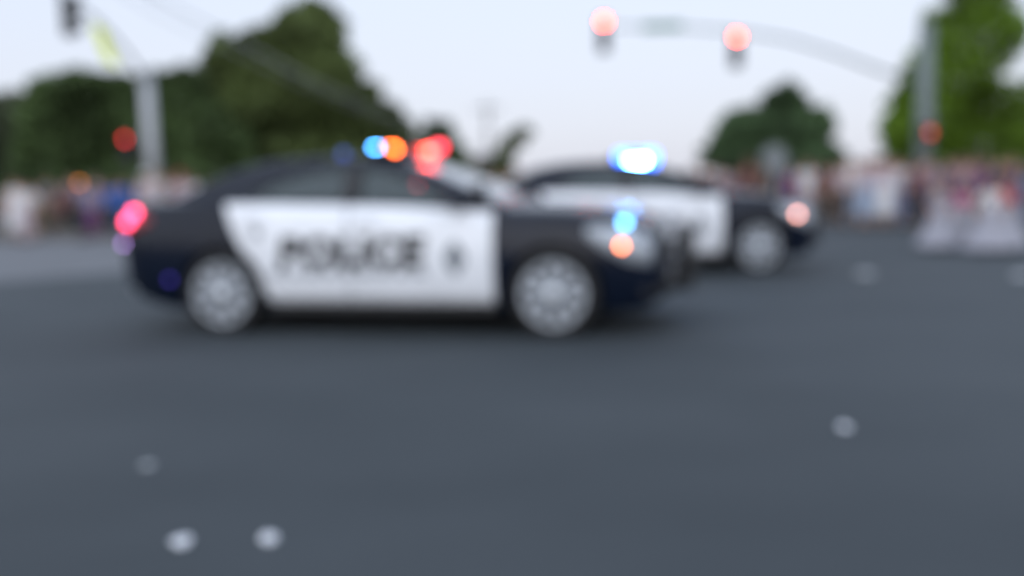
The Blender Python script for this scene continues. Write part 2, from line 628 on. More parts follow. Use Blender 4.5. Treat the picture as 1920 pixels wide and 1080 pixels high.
    for nm, (xa, xb), gm in (('windscreen', WS0, M_SCREEN), ('rear_window', WS1, M_GLASS)):
        bm = bmesh.new()
        vs = []
        for i in range(15):
            x = xa + (xb - xa) * i / 14
            w = wsh(x) + .03
            vs.append([bm.verts.new((x, -w + 2 * w * j / 14, topz(x, -w + 2 * w * j / 14) - .004)) for j in range(15)])
        for i in range(14):
            for j in range(14):
                bm.faces.new((vs[i][j], vs[i + 1][j], vs[i + 1][j + 1], vs[i][j + 1]))
        mk(nm, bm_mesh(bm, nm, True), car, None, gm)
    # ---- doors, windows, lettering on both sides
    def zarch(x):
        d = .402 ** 2 - (x + 1.434) ** 2
        arch = .36 + math.sqrt(d) if d > 0 else .25
        return max(arch, float(np.interp(x, (-1.38, -1.31, -1.19, -1.10, -1.01, -.97), (1.08, .90, .66, .47, .30, .25))))
    letters = text_mesh('POLICE', .30, .14, .019)
    for s in (-1, 1):
        zh = lambda x: ZS(x) - .005
        d = mk('front_door', bm_mesh(strip_patch(-.265, .955, lambda x: .25, zh, YS, s), 'front_door', True), car, None, M_WHITE)
        bm = bmesh.new()
        add_box(bm, (-.10, s * (YS(-.1, .95) + .03), .95), (.17, .035, .035), bevel=.012)
        mk('door_handle', bm_mesh(bm, 'door_handle', True), d, None, M_WHITE)
        d2 = mk('rear_door', bm_mesh(strip_patch(-1.38, -.275, zarch, zh, YS, s, nx=40), 'rear_door', True), car, None, M_WHITE)
        bm = bmesh.new()
        add_box(bm, (-1.12, s * (YS(-1.1, .99) + .03), .99), (.17, .035, .035), bevel=.012)
        mk('door_handle', bm_mesh(bm, 'door_handle', True), d2, None, M_WHITE)
        for nm, poly in (('front_side_window', WIN_F), ('rear_side_window', WIN_R)):
            bm = poly_patch(poly, lambda x, z: (x, s * (YG(x, z) - .012), z))
            mk(nm, bm_mesh(bm, nm, True), car, None, M_GLASS)
        # dark pillar cover and window frames
        part('pillar_cover', lambda bm: add_box(bm, (-.27, s * YG(-.27, 1.25), 1.25), (.115, .02, .30), rot=Matrix.Rotation(s * R(31), 3, 'X')), car, M_TRIM)
        for poly in (WIN_F, WIN_R):
            part('window_frame', lambda bm: add_tube(bm, [(x, s * (YG(x, z) + .002), z) for x, z in poly + poly[:1]], .012, 6), car, M_TRIM, True)
        # lettering: word, its grey echo line below, and the door badge
        for k_ in range(9):
            part('lettering_dash', lambda bm: add_box(bm, (-.90 + .155 * k_, s * (YS(-.3, .52) + .007), .525), (.115 - .03 * (k_ % 3 == 1), .003, .055)), d, M_GREY)
        for nm, src, mm, dz, sc, off in (('door_lettering', letters, M_DECAL, 0, 1, .0085),):
            me = src.copy()
            ext = max(v.co.x for v in me.vertices) - min(v.co.x for v in me.vertices)
            cx = (max(v.co.x for v in me.vertices) + min(v.co.x for v in me.vertices)) / 2
            k = 1.30 / ext
            bm = bmesh.new(); bm.from_mesh(me)
            bmesh.ops.subdivide_edges(bm, edges=[e for e in bm.edges if e.calc_length() > .06], cuts=2)
            bmesh.ops.triangulate(bm, faces=bm.faces)
            for v in bm.verts:
                lx = (v.co.x - cx) * k
                x = -.245 + (lx if s < 0 else -lx)
                z = .685 + dz + v.co.y * 1.10
                v.co = Vector((x, s * (YS(x, z) + off), z))
            bm.to_mesh(me); bm.free()
            me.materials.append(mm)
            mk(nm, me, d, None)
        bm = bmesh.new()
        for q in range(2):
            rr = (.072, .13) if q == 0 else (.03, .055)
            out = []
            for k_ in range(24):
                a = k_ * 2 * PI / 24
                px_ = .645 + rr[0] * math.sin(a) * (1 + .12 * math.cos(4 * a)); pz_ = .64 + rr[1] * math.cos(a) * (1 + .08 * math.cos(6 * a))
                out.append(bm.verts.new((px_, s * (YS(px_, pz_) + .008 + q * .003), pz_)))
            f = bm.faces.new(out); f.material_index = q
        b_ = mk('door_badge', bm_mesh(bm, 'door_badge'), d, None, [M_GOLD, M_GREY])
        # small unit marks above the rear wheel
        part('fender_seal', lambda bm: add_lathe(bm, [(.045, 0), (.045, .004)], 20, Matrix.Translation((-1.08, s * (YS(-1.08, .86) + .006), .86)) @ Matrix.Rotation(-s * PI / 2, 4, 'X')), d2, M_GREY)
        # mirror
        def mirror(bm):
            add_ellipsoid(bm, (.66, s * 1.02, 1.12), (.09, .11, .075), 14, 10)
            add_box(bm, (.68, s * .91, 1.06), (.08, .16, .04))
        part('door_mirror', mirror, d, M_BLACK, True)
        # sill and arch trim
        part('sill', lambda bm: add_box(bm, (0, s * .905, .235), (1.95, .07, .07), bevel=.015), car, M_TRIM)
        # headlight
        def headl(bm):
            q = bmesh.new()
            rings = []
            for x, z0, z1 in ((1.70, .80, .88), (1.86, .68, .875), (2.0, .60, .87), (2.12, .57, .84), (2.21, .56, .79)):
                rings.append([(x, s * (YS(x, z0) + .006), z0), (x, s * (YS(x, (z0 + z1) / 2) + .012), (z0 + z1) / 2), (x, s * (YS(x, z1) + .004), z1), (x - .02, s * (YS(x, z1) - .08), z1 - .01), (x - .02, s * (YS(x, z0) - .08), z0 + .01)])
            ring_loft(bm, rings)
            q.free()
        part('headlight', headl, car, M_LENS, True)

        def taill(bm):
            rings = []
            for x, z0, z1 in ((-2.10, .95, 1.0), (-2.24, .90, 1.04), (-2.36, .86, 1.05), (-2.45, .84, 1.04), (-2.497, .84, 1.0)):
                rings.append([(x, s * (YS(x, z0) + .006), z0), (x, s * (YS(x, (z0 + z1) / 2) + .012), (z0 + z1) / 2), (x, s * (YS(x, z1) + .006), z1), (x + .01, s * (YS(x, z1) - .12), z1 - .01), (x + .01, s * (YS(x, z0) - .12), z0 + .01)])
            ring_loft(bm, rings)
        part('tail_light', taill, car, M_REDL, True)
        # spotlight on the pillar
        def spot(bm):
            add_lathe(bm, [(.02, 0), (.06, .02), (.075, .09), (.07, .10), (.001, .10)], 20, Matrix.Translation((.78, s * .84, 1.17)) @ Matrix.Rotation(R(90), 4, 'Y'))
            add_tube(bm, [(.80, s * .84, 1.15), (.78, s * .79, 1.05)], .012, 8)
        part('spotlight', spot, car, M_TRIM, True)
    # ---- front: grille, bumper, push bar; rear: bumper, plate
    def grille(bm):
        for k in range(5):
            add_box(bm, (2.275, 0, .50 + k * .045), (.02, .80, .018), bevel=.004)
        add_box(bm, (2.265, 0, .59), (.012, .84, .25))
    part('grille', grille, car, M_TRIM)
    part('front_bumper', lambda bm: add_box(bm, (2.23, 0, .36), (.14, 1.20, .16), bevel=.04), car, M_TRIM, True)

    def lowgr(bm):
        add_box(bm, (2.305, 0, .36), (.01, .7, .09))
    part('lower_intake', lowgr, car, M_DARKL)
    part('front_plate', lambda bm: add_box(bm, (2.315, 0, .44), (.008, .30, .15)), car, M_WHITE)

    def push(bm):
        for s in (-1, 1):
            add_tube(bm, [(2.230, s * .30, .30), (2.390, s * .30, .34), (2.430, s * .30, .55), (2.415, s * .30, .80), (2.380, s * .26, .84)], .035, 10)
            add_box(bm, (2.465, s * .30, .56), (.08, .11, .50), bevel=.012)
            add_tube(bm, [(2.430, s * .30, .42), (2.390, s * .60, .42), (2.270, s * .80, .44)], .028, 8)
            add_tube(bm, [(2.420, s * .30, .70), (2.370, s * .58, .68), (2.250, s * .76, .62)], .025, 8)
        for z in (.40, .56, .72):
            add_tube(bm, [(2.430, -.30, z), (2.430, .30, z)], .028, 10)
    part('push_bumper', push, car, M_TRIM, True)

    def rearb(bm):
        add_box(bm, (-2.48, 0, .50), (.12, 1.36, .24), bevel=.05)
    part('rear_bumper', rearb, car, M_BLACK, True)
    part('licence_plate', lambda bm: add_box(bm, (-2.515, 0, .82), (.01, .32, .16)), car, M_WHITE)
    part('exhaust_tip', lambda bm: add_lathe(bm, [(.035, 0), (.035, .12)], 14, Matrix.Translation((-2.55, -.55, .33)) @ Matrix.Rotation(PI / 2, 4, 'Y')), car, M_CHROME, True)
    part('antenna', lambda bm: add_tube(bm, [(-2.0, .1, 1.16), (-2.03, .1, 1.6)], [.008, .003], 6), car, M_TRIM)
    part('underbody', lambda bm: add_box(bm, (0, 0, .235), (4.0, 1.0, .13)), car, M_TRIM)
    for s in (-1, 1):
        part('fog_lamp', lambda bm: add_ellipsoid(bm, (2.19, s * .66, .44), (.05, .12, .055), 16, 10, rot=Matrix.Rotation(R(-35 * s), 3, 'Z')), car, M_LENS, True)
        part('bumper_corner', lambda bm: add_box(bm, (2.12, s * .72, .36), (.16, .22, .10), rot=Matrix.Rotation(R(-40 * s), 3, 'Z'), bevel=.03), car, M_TRIM, True)
    # ---- interior
    for sx_, sy_, w_ in ((-.15, -.38, .46), (-.15, .38, .46), (-1.08, 0, 1.15)):
        def seat_(bm):
            add_box(bm, (sx_, sy_, 1.10), (.12, w_, .26), bevel=.04)
            for q in ((0,) if w_ < 1 else (-.36, .36)):
                add_box(bm, (sx_ - .02, sy_ + q, 1.26), (.08, .24, .16), bevel=.03)
        part('seat', seat_, car, M_SEAT, True)
    part('dashboard', lambda bm: add_box(bm, (.62, 0, 1.07), (.35, 1.3, .08), bevel=.03), car, M_TRIM, True)
    part('steering_wheel', lambda bm: add_tube(bm, [Vector((.38 + .07 * math.sin(a), .38 + .18 * math.cos(a), 1.12 + .15 * math.sin(a))) for a in np.linspace(0, 2 * PI, 25)], .014, 8), car, M_TRIM, True)
    # ---- wheels
    tyre, rim, hub = wheel_meshes()
    for x in (-1.434, 1.434):
        for s in (-1, 1):
            wv = empty('wheel')
            wv.parent = car
            wv.location = (x, s * .835, .35)
            wv.rotation_euler = (0, random.uniform(0, 6), PI if s > 0 else 0)
            mk('tyre', tyre, wv); mk('rim', rim, wv); mk('hub_cap', hub, wv)
    # ---- light bar
    bar = empty('light_bar'); bar.parent = car
    bar.location = (-.085, 0, 1.50)

    def barbody(bm):
        add_box(bm, (0, 0, 0), (.27, 1.16, .03), bevel=.01)
        for s in (-1, 1):
            add_box(bm, (0, s * .42, -.035), (.10, .05, .05))
            add_box(bm, (0, s * .60, .02), (.22, .08, .06), bevel=.02)
    part('bar_base', barbody, bar, M_TRIM, True)
    part('bar_cover', lambda bm: add_box(bm, (0, 0, .05), (.18, 1.08, .055), bevel=.015), bar, M_DARKL, True)
    return car, bar


proto, bar0 = build_car()

CAR_YAW1 = R(-12.5)


def car_origin(px, py, yaw, which=1.434, side=-.95):
    w = onz(px, py, .35)
    h = Vector((math.cos(yaw), math.sin(yaw), 0)); l = Vector((-math.sin(yaw), math.cos(yaw), 0))
    o = w - h * which - l * side
    o.z = 0
    return o


car2 = copy_tree(proto)
proto.location = car_origin(1037, 552, CAR_YAW1)
proto.rotation_euler = (0, 0, CAR_YAW1)
tag(proto, 'black and white police sedan nearest the camera, side-on with POLICE on its white doors', 'police car', 'police cars driving through the crossing')
CAR_YAW2 = R(6)
car2.location = car_origin(1424, 461, CAR_YAW2)
car2.rotation_euler = (0, 0, CAR_YAW2)
tag(car2, 'second black and white police sedan behind the first, its roof bar blazing blue white', 'police car', 'police cars driving through the crossing')


def lamp(car, name, x, y, z, r, m, parent=None, sq=None):
    def b(bm):
        if sq:
            add_box(bm, (0, 0, 0), sq, bevel=min(sq) * .2)
        else:
            add_ellipsoid(bm, (0, 0, 0), (r, r, r), 12, 8)
    o = part(name, b, parent or car, m, True)
    o.location = (x, y, z)
    return o


bar2 = [c for c in car2.children if c.name.startswith('light_bar')][0]
L_BLUE = lampmat('blue_flasher', (.06, .36, 1.0), 36)
L_WHITEB = lampmat('blue_white_flasher', (.12, .42, 1.0), 120)
L_ORNG = lampmat('amber_flasher', (1.0, .12, .008), 17)
L_RED = lampmat('red_flasher', (1.0, .06, .04), 15)
L_REDF = lampmat('faint_red_flasher', (1.0, .04, .08), 4.5)
L_DBLUE = lampmat('dim_blue_flasher', (.06, .12, .6), .5)
L_TAIL = lampmat('lit_tail_light', (1.0, .05, .14), 7)
L_PURP = lampmat('dim_purple_glow', (.42, .22, .65), 9)
L_NAVY = lampmat('dim_navy_glow', (.06, .03, .5), 1.0)
L_HBLUE = lampmat('blue_grille_flasher', (.12, .45, 1.0), 7)
L_HORNG = lampmat('amber_marker_lamp', (1.0, .21, .06), 13)
L_PINK = lampmat('pink_marker_lamp', (1.0, .42, .34), 7)

L_HALO = lampmat('deep_blue_halo', (.02, .14, 1.0), 7)
lamp(car2, 'bar_glow_module', +.05, -.40, .0, 0, L_HALO, bar2, (.52, .10, .20))  # glowing box added behind the lit modules to give their blue halo
for o_ in [c for d_ in car2.children for c in d_.children if c.name.startswith('door_lettering')]:
    override(o_, mat("faded_decal", (.45, .47, .52), .5))
L_PINKD = lampmat('pink_windscreen_glint', (1.0, .45, .5), 9)
L_REDD = lampmat('red_window_glint', (1.0, .08, .12), 7)
# near car: bar modules (blue and amber at the near end, red at the far end)
lamp(proto, 'bar_glow_module', -.06, -.50, .035, 0, L_BLUE, bar0, (.07, .12, .06))
lamp(proto, 'bar_glow_module', .07, -.50, .035, 0, L_ORNG, bar0, (.07, .12, .06))
lamp(proto, 'bar_glow_module', .10, .42, .045, 0, L_RED, bar0, (.10, .12, .06))
lamp(proto, 'bar_glow_module', .19, .50, .085, 0, L_REDF, bar0, (.08, .08, .07))
lamp(proto, 'rear_roof_lamp', -.50, -.40, 1.515, .035, L_DBLUE)
lamp(proto, 'lit_tail_bulb', -2.27, -.88, 1.05, .035, L_TAIL)
lamp(proto, 'lit_tail_bulb', -2.35, -.86, .97, .04, L_TAIL)
lamp(proto, 'rear_side_glow', -2.51, -.70, .77, .025, L_PURP)  # small glowing purple bead added at the rear corner
lamp(proto, 'rear_side_glow', -1.93, -.94, .47, .02, L_NAVY)  # small glowing navy bead added behind the rear wheel
lamp(proto, 'headlight_flasher', 1.99, -.84, .90, .03, L_HBLUE)
lamp(proto, 'headlight_flasher', 1.97, -.90, .725, .022, L_HORNG)
# far car
for x_ in (-.13, -.02):
    lamp(car2, 'bar_glow_module', x_ + .09, -.53, -.01, 0, L_WHITEB, bar2, (.13, .12, .065))
lamp(car2, 'headlight_flasher', 1.95, -.925, .74, .03, L_PINK)
lamp(proto, 'windscreen_glint', .84, .05, 1.085, .022, L_PINKD)  # glowing bead standing in for a pink reflection in the windscreen
lamp(proto, 'side_window_glint', .24, -.60, 1.24, .022, L_REDD)  # glowing bead imitating a red reflection in the side glass


# ================================================================== TREES
def leaf_mesh(name, lobes, n, leaf, seed, core=0.75):
    r = np.random.default_rng(seed)
    V = []; 
    areas = np.array([l[3] * l[5] for l in lobes]); areas /= areas.sum()
    cnt = (areas * n).astype(int) + 1
    P = []; 
    for (cx, cy, cz, rx, ry, rz), k in zip(lobes, cnt):
        d = r.normal(size=(k, 3)); d /= np.linalg.norm(d, axis=1)[:, None]
        rad = core + (1.06 - core) * r.random(k) ** .8
        # uneven outline: clumpy radial noise
        ph = r.random(3) * 9
        bum = 1 + .10 * np.sin(5 * d[:, 0] + ph[0] + 3 * d[:, 2]) + .09 * np.sin(8 * d[:, 2] + ph[1]) + .07 * np.sin(11 * d[:, 1] + 6 * d[:, 0] + ph[2])
        rad = rad * bum
        P.append(np.c_[cx + d[:, 0] * rx * rad, cy + d[:, 1] * ry * rad, cz + d[:, 2] * rz * rad])
    P = np.vstack(P)
    P = P[P[:, 2] > .1]
    k = len(P)
    a = r.normal(size=(k, 3)); a /= np.linalg.norm(a, axis=1)[:, None]
    b = r.normal(size=(k, 3)); b -= a * (a * b).sum(1)[:, None]; b /= np.linalg.norm(b, axis=1)[:, None]
    s = leaf * (.6 + .8 * r.random(k))[:, None]
    Q = np.stack([P - a * s, P + b * s * .45, P + a * s, P - b * s * .45], 1).reshape(-1, 3)
    me = bpy.data.meshes.new(name)
    me.vertices.add(4 * k); me.vertices.foreach_set('co', Q.ravel())
    me.loops.add(4 * k); me.loops.foreach_set('vertex_index', np.arange(4 * k, dtype=np.int32))
    me.polygons.add(k); me.polygons.foreach_set('loop_start', np.arange(0, 4 * k, 4, dtype=np.int32))
    me.update(calc_edges=True)
    me.validate()
    return me


M_BARK = mat('bark', (0.07, 0.055, 0.042), 0.95, var=.3, scale=4, bump=.5)


def tree(lobes_px, Y, base_px, label, m_leaf, n, leaf=.16, depth=.8, name='broadleaf_tree', trunk_r=.28, core=.7, seed=1, group=None):
    """lobes given as (px, py, half-width px, half-height px, dY)"""
    k = Y / F_PX
    b = at(base_px, 400, Y); base = Vector((b.x, Y, 0))
    root = empty(name, base)
    tag(root, label, 'tree', group)
    lob = []
    for px, py, hw, hh, dY in lobes_px:
        c = at(px, py, Y + dY)
        kk = (Y + dY) / F_PX
        lob.append((c.x - base.x, c.y - base.y, c.z, hw * kk, (hw + hh) * .5 * kk * depth, hh * kk))
    me = leaf_mesh('crown', lob, n, leaf, seed, core)
    mk('crown', me, root, None, m_leaf)

    def tr(bm):
        top = sum((Vector(l[:3]) for l in lob), Vector()) / len(lob)
        mid = top * .35; mid.x *= .5
        add_tube(bm, [(0, 0, -.05), (0, 0, .3), mid, top], [trunk_r * 1.5, trunk_r, trunk_r * .8, trunk_r * .35], 12)
        for l in lob:
            e = Vector(l[:3])
            if e.z > 1.2:
                st = mid.lerp(top, .3 + .3 * random.random())
                add_tube(bm, [st, st.lerp(e, .5) + Vector((0, 0, -.15)), e], [trunk_r * .45, trunk_r * .28, .03], 7)
    part('trunk', tr, root, M_BARK, True)
    return root


G1 = mat('dark_oak_leaf', (0.092, 0.122, 0.040), 0.6, spec=.12, var=.6, scale=.35, island=.5)
G2 = mat('deep_green_leaf', (0.068, 0.105, 0.038), 0.6, spec=.12, var=.6, scale=.3, island=.5)
G3 = mat('bluish_green_leaf', (0.085, 0.140, 0.065), 0.6, spec=.12, var=.6, scale=.25, island=.5)
G4 = mat('fresh_green_leaf', (0.110, 0.190, 0.020), 0.55, spec=.12, var=.6, scale=.4, island=.5)
G5 = mat('greyish_leaf', (0.07, 0.085, 0.05), 0.7, spec=.12, var=.6, scale=.4, island=.4)

tree([(560, 95, 88, 70, 0), (475, 160, 78, 78, .5), (585, 180, 95, 85, -.5), (500, 240, 130, 90, 0), (640, 255, 85, 70, 0), (700, 290, 75, 55, .5), (545, 300, 190, 70, 0), (598, 52, 50, 45, .3), (640, 190, 45, 60, 0), (722, 240, 46, 42, 0), (680, 205, 42, 48, 0), (765, 285, 40, 38, 0), (430, 115, 45, 50, 0), (750, 310, 50, 45, 0)],
     40, 560, 'largest dark tree, its domed crown rising behind the near police car', G1, 60000, .19)
tree([(180, 205, 90, 75, 0), (110, 220, 65, 70, 0), (250, 250, 90, 75, 0), (160, 290, 120, 60, 0), (330, 200, 60, 65, .5), (340, 275, 70, 70, .5), (400, 280, 70, 70, 0)],
     36, 200, 'dark green spreading tree behind the left signal pole', G2, 45000, .17)
tree([(20, 240, 60, 60, 0), (30, 300, 70, 40, 0), (-40, 250, 60, 70, 0)],
     44, 10, 'pale grey-green small tree at the far left', G5, 9000, .17, trunk_r=.18)
tree([(820, 262, 32, 36, 0), (835, 300, 45, 32, 0), (790, 305, 40, 28, 0)],
     52, 815, 'small dark round tree just right of the largest tree', G2, 6000, .18, trunk_r=.18)
tree([(1470, 200, 42, 40, 0), (1400, 245, 55, 40, 0), (1470, 255, 80, 50, 0), (1530, 245, 32, 42, 0), (1440, 295, 115, 35, 0), (1370, 280, 45, 35, 0), (1535, 295, 50, 30, 0)],
     50, 1450, 'rounded bluish green tree above the crowd behind the second police car', G3, 22000, .2, seed=4)
tree([(1840, 60, 75, 70, 0), (1760, 60, 35, 45, .3), (1735, 120, 30, 40, 0), (1800, 150, 80, 60, 0), (1880, 200, 75, 50, 0), (1760, 220, 75, 60, 0), (1700, 235, 35, 45, 0), (1850, 275, 110, 55, 0), (1740, 285, 70, 35, 0), (1960, 280, 70, 60, 0), (1840, -30, 60, 60, 0), (1910, 60, 22, 40, 0), (1960, 180, 40, 40, 0), (1690, 275, 34, 34, 0), (1692, 205, 30, 42, 0), (1682, 245, 34, 40, 0), (1715, 160, 30, 40, 0)],
     30, 1830, 'tall bright green tree at the right edge behind the right signal pole', G4, 26000, .11, core=.45, seed=5, trunk_r=.22)


# leaning palm-like branch tree in the gap between the cars
def leaning(bm):
    b = at(915, 345, 48)
    pts = [at(930, 345, 48), at(938, 305, 48), at(950, 275, 48), at(972, 255, 48), at(992, 243, 48)]
    base = pts[0]
    add_tube(bm, [p - Vector((base.x, base.y, 0)) for p in [Vector((base.x, base.y, -.05))] + pts], [.2, .17, .14, .12, .09, .05], 8)


lt_b = at(930, 345, 48)
lt = empty('leaning_tree', (lt_b.x, lt_b.y, 0))
tag(lt, 'slim tree leaning to the right above the bonnet of the near police car', 'tree')
part('trunk', leaning, lt, M_BARK, True)
lob = []
for px, py, hw, hh in ((985, 246, 16, 10), (966, 260, 20, 14), (950, 280, 18, 18), (942, 305, 18, 22), (935, 330, 24, 20)):
    c = at(px, py, 48)
    lob.append((c.x - lt_b.x, 0, c.z, hw * 48 / F_PX, .7, hh * 48 / F_PX))
mk('crown', leaf_mesh('crown', lob, 3500, .15, 11, .2), lt, None, G1)


def hedge(px0, px1, Y, ytop, m, label, n, seed, leaf=.13):
    a = at(px0, 340, Y); b = at(px1, 340, Y)
    zt = at((px0 + px1) / 2, ytop, Y).z
    root = empty('hedge', ((a.x + b.x) / 2, Y, 0))
    tag(root, label, 'hedge')
    cnt = max(3, int((b.x - a.x) / 1.6))
    lob = []
    rr = random.Random(seed)
    for i in range(cnt):
        x = (b.x - a.x) * ((i + .5) / cnt - .5)
        h = zt * rr.uniform(.85, 1.08)
        lob.append((x, rr.uniform(-.3, .3), h * .5, (b.x - a.x) / cnt * .75, .8, h * .55))
    mk('foliage', leaf_mesh('foliage', lob, n, leaf, seed, .6), root, None, m)
    part('stem', lambda bm: [add_tube(bm, [(l[0], 0, -.02), (l[0] + .1, 0, l[2])], [.05, .02], 6) for l in lob], root, M_BARK)


hedge(-80, 480, 33, 318, G2, 'long dark hedge behind the spectators on the left', 22000, 21)
hedge(480, 900, 35, 322, G2, 'dark hedge hidden mostly behind the roof of the near police car', 12000, 22)
hedge(1690, 2000, 28, 318, G2, 'dark hedge behind the spectators on the right', 9000, 23)
hedge(1270, 1600, 46, 322, G3, 'low bluish green hedge under the rounded tree', 8000, 24)
hedge(900, 1280, 95, 336, G5, 'far low pale hedge at the end of the street between the two cars', 5000, 25, leaf=.25)

# ================================================================== SIGNAL POLES
M_GALV = mat('galvanised_steel', (0.42, 0.43, 0.45), 0.55, .35, var=.1, scale=2)
M_GALVD = mat('weathered_galvanised_steel', (0.16, 0.19, 0.19), 0.6, .2, var=.12, scale=2)
M_SIG = mat('dark_signal_housing', (0.02, 0.022, 0.024), 0.5)
M_LUME = mat('fluorescent_yellow_green', (0.70, 0.80, 0.03), 0.5, var=.05)
M_SGREEN = mat('street_sign_green', (0.06, 0.19, 0.13), 0.5, var=.08)
L_SIG = lampmat('red_signal_lit', (1.0, .035, .012), 36)
L_SIG2 = lampmat('red_side_signal_lit', (1.0, .03, .04), 3)
L_HAND = lampmat('orange_red_hand_lit', (1.0, .08, .05), .9)
L_AMB = lampmat('amber_beacon_lit', (1.0, .28, .02), 1.3)


def signal_head(loc, rz, lit, label, group='red traffic signals over the crossing', r=.13):
    root = empty('traffic_signal', loc, rz)     # faces local -y
    tag(root, label, 'traffic light', group)

    def hb(bm):
        add_box(bm, (0, 0, 0), (.31, .20, 1.02), bevel=.03)
    part('housing', hb, root, M_SIG, False)
    for i, z in enumerate((.35, 0, -.35)):
        m = lit if i == 0 else M_DARKL
        part('lens', lambda bm: add_ellipsoid(bm, (0, -.10, z), (r * .72 if i == 0 else r, .03, r * .72 if i == 0 else r), 16, 8), root, m, True)

        def visor(bm):
            prof = []
            rings = []
            for y, rr in ((-.10, r + .01), (-.28, r + .012)):
                rings.append([(math.cos(a) * rr, y, z + math.sin(a) * rr) for a in np.linspace(R(-35), R(215), 18)])
            ring_loft(bm, rings, cap=False, close=False)
        v = part('visor', visor, root, M_SIG, True)
        md = v.modifiers.new('thickness', 'SOLIDIFY'); md.thickness = .006
    part('bracket', lambda bm: add_tube(bm, [(0, .09, .1), (0, .22, .1)], .03, 8), root, M_SIG)
    return root


def mast(base, top_z, arm_pts, r0, r1, m, label):
    root = empty('signal_pole', base)
    tag(root, label, 'signal pole')

    def pole(bm):
        add_tube(bm, [(0, 0, 0), (0, 0, top_z * .5), (0, 0, top_z)], [r0, (r0 + r1) / 2, r1], 12)
        add_lathe(bm, [(r1 + .01, 0), (r1 + .015, .06), (.02, .12)], 12, Matrix.Translation((0, 0, top_z)))
    part('pole', pole, root, m, True)
    part('base_plate', lambda bm: (add_box(bm, (0, 0, .04), (r0 * 3.4, r0 * 3.4, .08), bevel=.01), add_lathe(bm, [(r0 * 1.25, .08), (r0 * 1.2, .4), (r0 * .98, .45)], 12)), root, m)

    def arm(bm):
        pts = [Vector(p) - Vector(base) for p in arm_pts]
        n = len(pts)
        add_tube(bm, pts, [.062 - .03 * i / (n - 1) for i in range(n)], 12)
    part('mast_arm', arm, root, m, True)
    part('hand_hole_cover', lambda bm: add_box(bm, (0, -r0 - .004, .7), (.12, .02, .2), bevel=.005), root, m)
    return root


# left pole, its arm coming up and towards the camera
lb = at(292, 400, 30)
lbase = Vector((lb.x, 30, 0))
lt_top = at(278, 135, 30).z
A = [Vector((lbase.x, 30, lt_top - .35)), at(245, 108, 28.8), at(205, 60, 26.5), at(165, 25, 24.5), at(110, -20, 22), at(30, -70, 19.5)]
mast(lbase, lt_top, A, .24, .19, M_GALV, 'pale grey steel signal pole on the left behind the tail of the near police car')
sh = at(128, 28, 23.2)
signal_head((sh.x, sh.y, sh.z), R(70), M_DARKL, 'dark unlit signal head hanging from the left mast arm, seen from the side', 'signal heads hung on the mast arms')
s = signal_head(at(240, 276, 29.6) + Vector((0, 0, 0)), R(-8), L_SIG2, 'red side-mounted signal lamp left of the pale grey pole')
# lens centre sits at head + .35
s.location.z = at(240, 261, 29.6).z - .35
# long yellow-green sign along the arm
p0, p1 = at(211, 120, 26.6), at(183, 50, 26.6)
sg = empty('warning_sign', (p0 + p1) / 2)
tag(sg, 'long tilted fluorescent yellow-green sign hung under the left mast arm', 'sign')


def long_sign(bm):
    c = (p0 + p1) / 2
    d = (p1 - p0) / 2
    e = Vector((.18, 0, -.08))
    q = [-d - e, d - e, d + e, -d + e]
    nrm = d.cross(Vector((0, 0, 1))).normalized() * .006
    ring_loft(bm, [[x + nrm for x in q], [x - nrm for x in q]])


part('sign_panel', long_sign, sg, M_LUME)
part('bracket', lambda bm: [add_box(bm, ((p1 - p0) * t + Vector((0, 0, .42))), (.05, .05, .14)) for t in (-.3, .3)], sg, M_GALV)

# right pole and curved arm
rb = at(1728, 400, 27)
rbase = Vector((rb.x, 27, 0))
arm = [Vector((rbase.x, 27, at(1720, 160, 27).z)), at(1640, 128, 27), at(1560, 98, 27), at(1480, 74, 27), at(1380, 58, 27), at(1260, 50, 27), at(1150, 50, 27)]
mast(rbase, at(1720, 48, 27).z, arm, .26, .20, M_GALVD, 'grey signal pole on the right with a long curved arm over the crossing')
for px, py, lbl in ((1132, 40, 'lit red signal head at the tip of the curved mast arm'), (1381, 69, 'lit red signal head midway along the curved mast arm')):
    h = signal_head((0, 0, 0), R(4), L_SIG, lbl)
    q = at(px, py, 26.6)
    h.location = (q.x, 26.7, q.z - .35)
q0, q1 = at(1205, 50, 26.85), at(1280, 50, 26.85)
ss = empty('street_name_sign', (q0 + q1) / 2)
tag(ss, 'dull green street name sign on the curved mast arm between the red signals', 'sign')
part('sign_panel', lambda bm: add_box(bm, (0, 0, 0), ((q1 - q0).length, .02, .22), bevel=.004), ss, M_SGREEN)
part('sign_border', lambda bm: [add_box(bm, (0, -.013, s_ * .095), ((q1 - q0).length - .05, .004, .012)) for s_ in (-1, 1)], ss, M_GALV)
ph = at(1743, 248, 26.6)
ps = empty('pedestrian_signal', (ph.x, 26.6, ph.z))
tag(ps, 'pedestrian signal with a dim red hand on the right signal pole', 'pedestrian signal')
part('housing', lambda bm: (add_box(bm, (0, .08, 0), (.42, .20, .46), bevel=.03), add_box(bm, (-.18, .2, 0), (.2, .05, .05))), ps, M_SIG)


def hand(bm):
    add_box(bm, (0, -.032, -.05), (.12, .012, .13), bevel=.005)
    for i, (x, h) in enumerate(((-.045, .08), (-.015, .10), (.015, .095), (.045, .075))):
        add_box(bm, (x, -.032, .02 + h / 2), (.022, .012, h))
    add_box(bm, (.085, -.032, -.02), (.022, .012, .09), rot=Matrix.Rotation(R(35), 3, 'Y'))


part('hand_symbol', hand, ps, L_HAND)
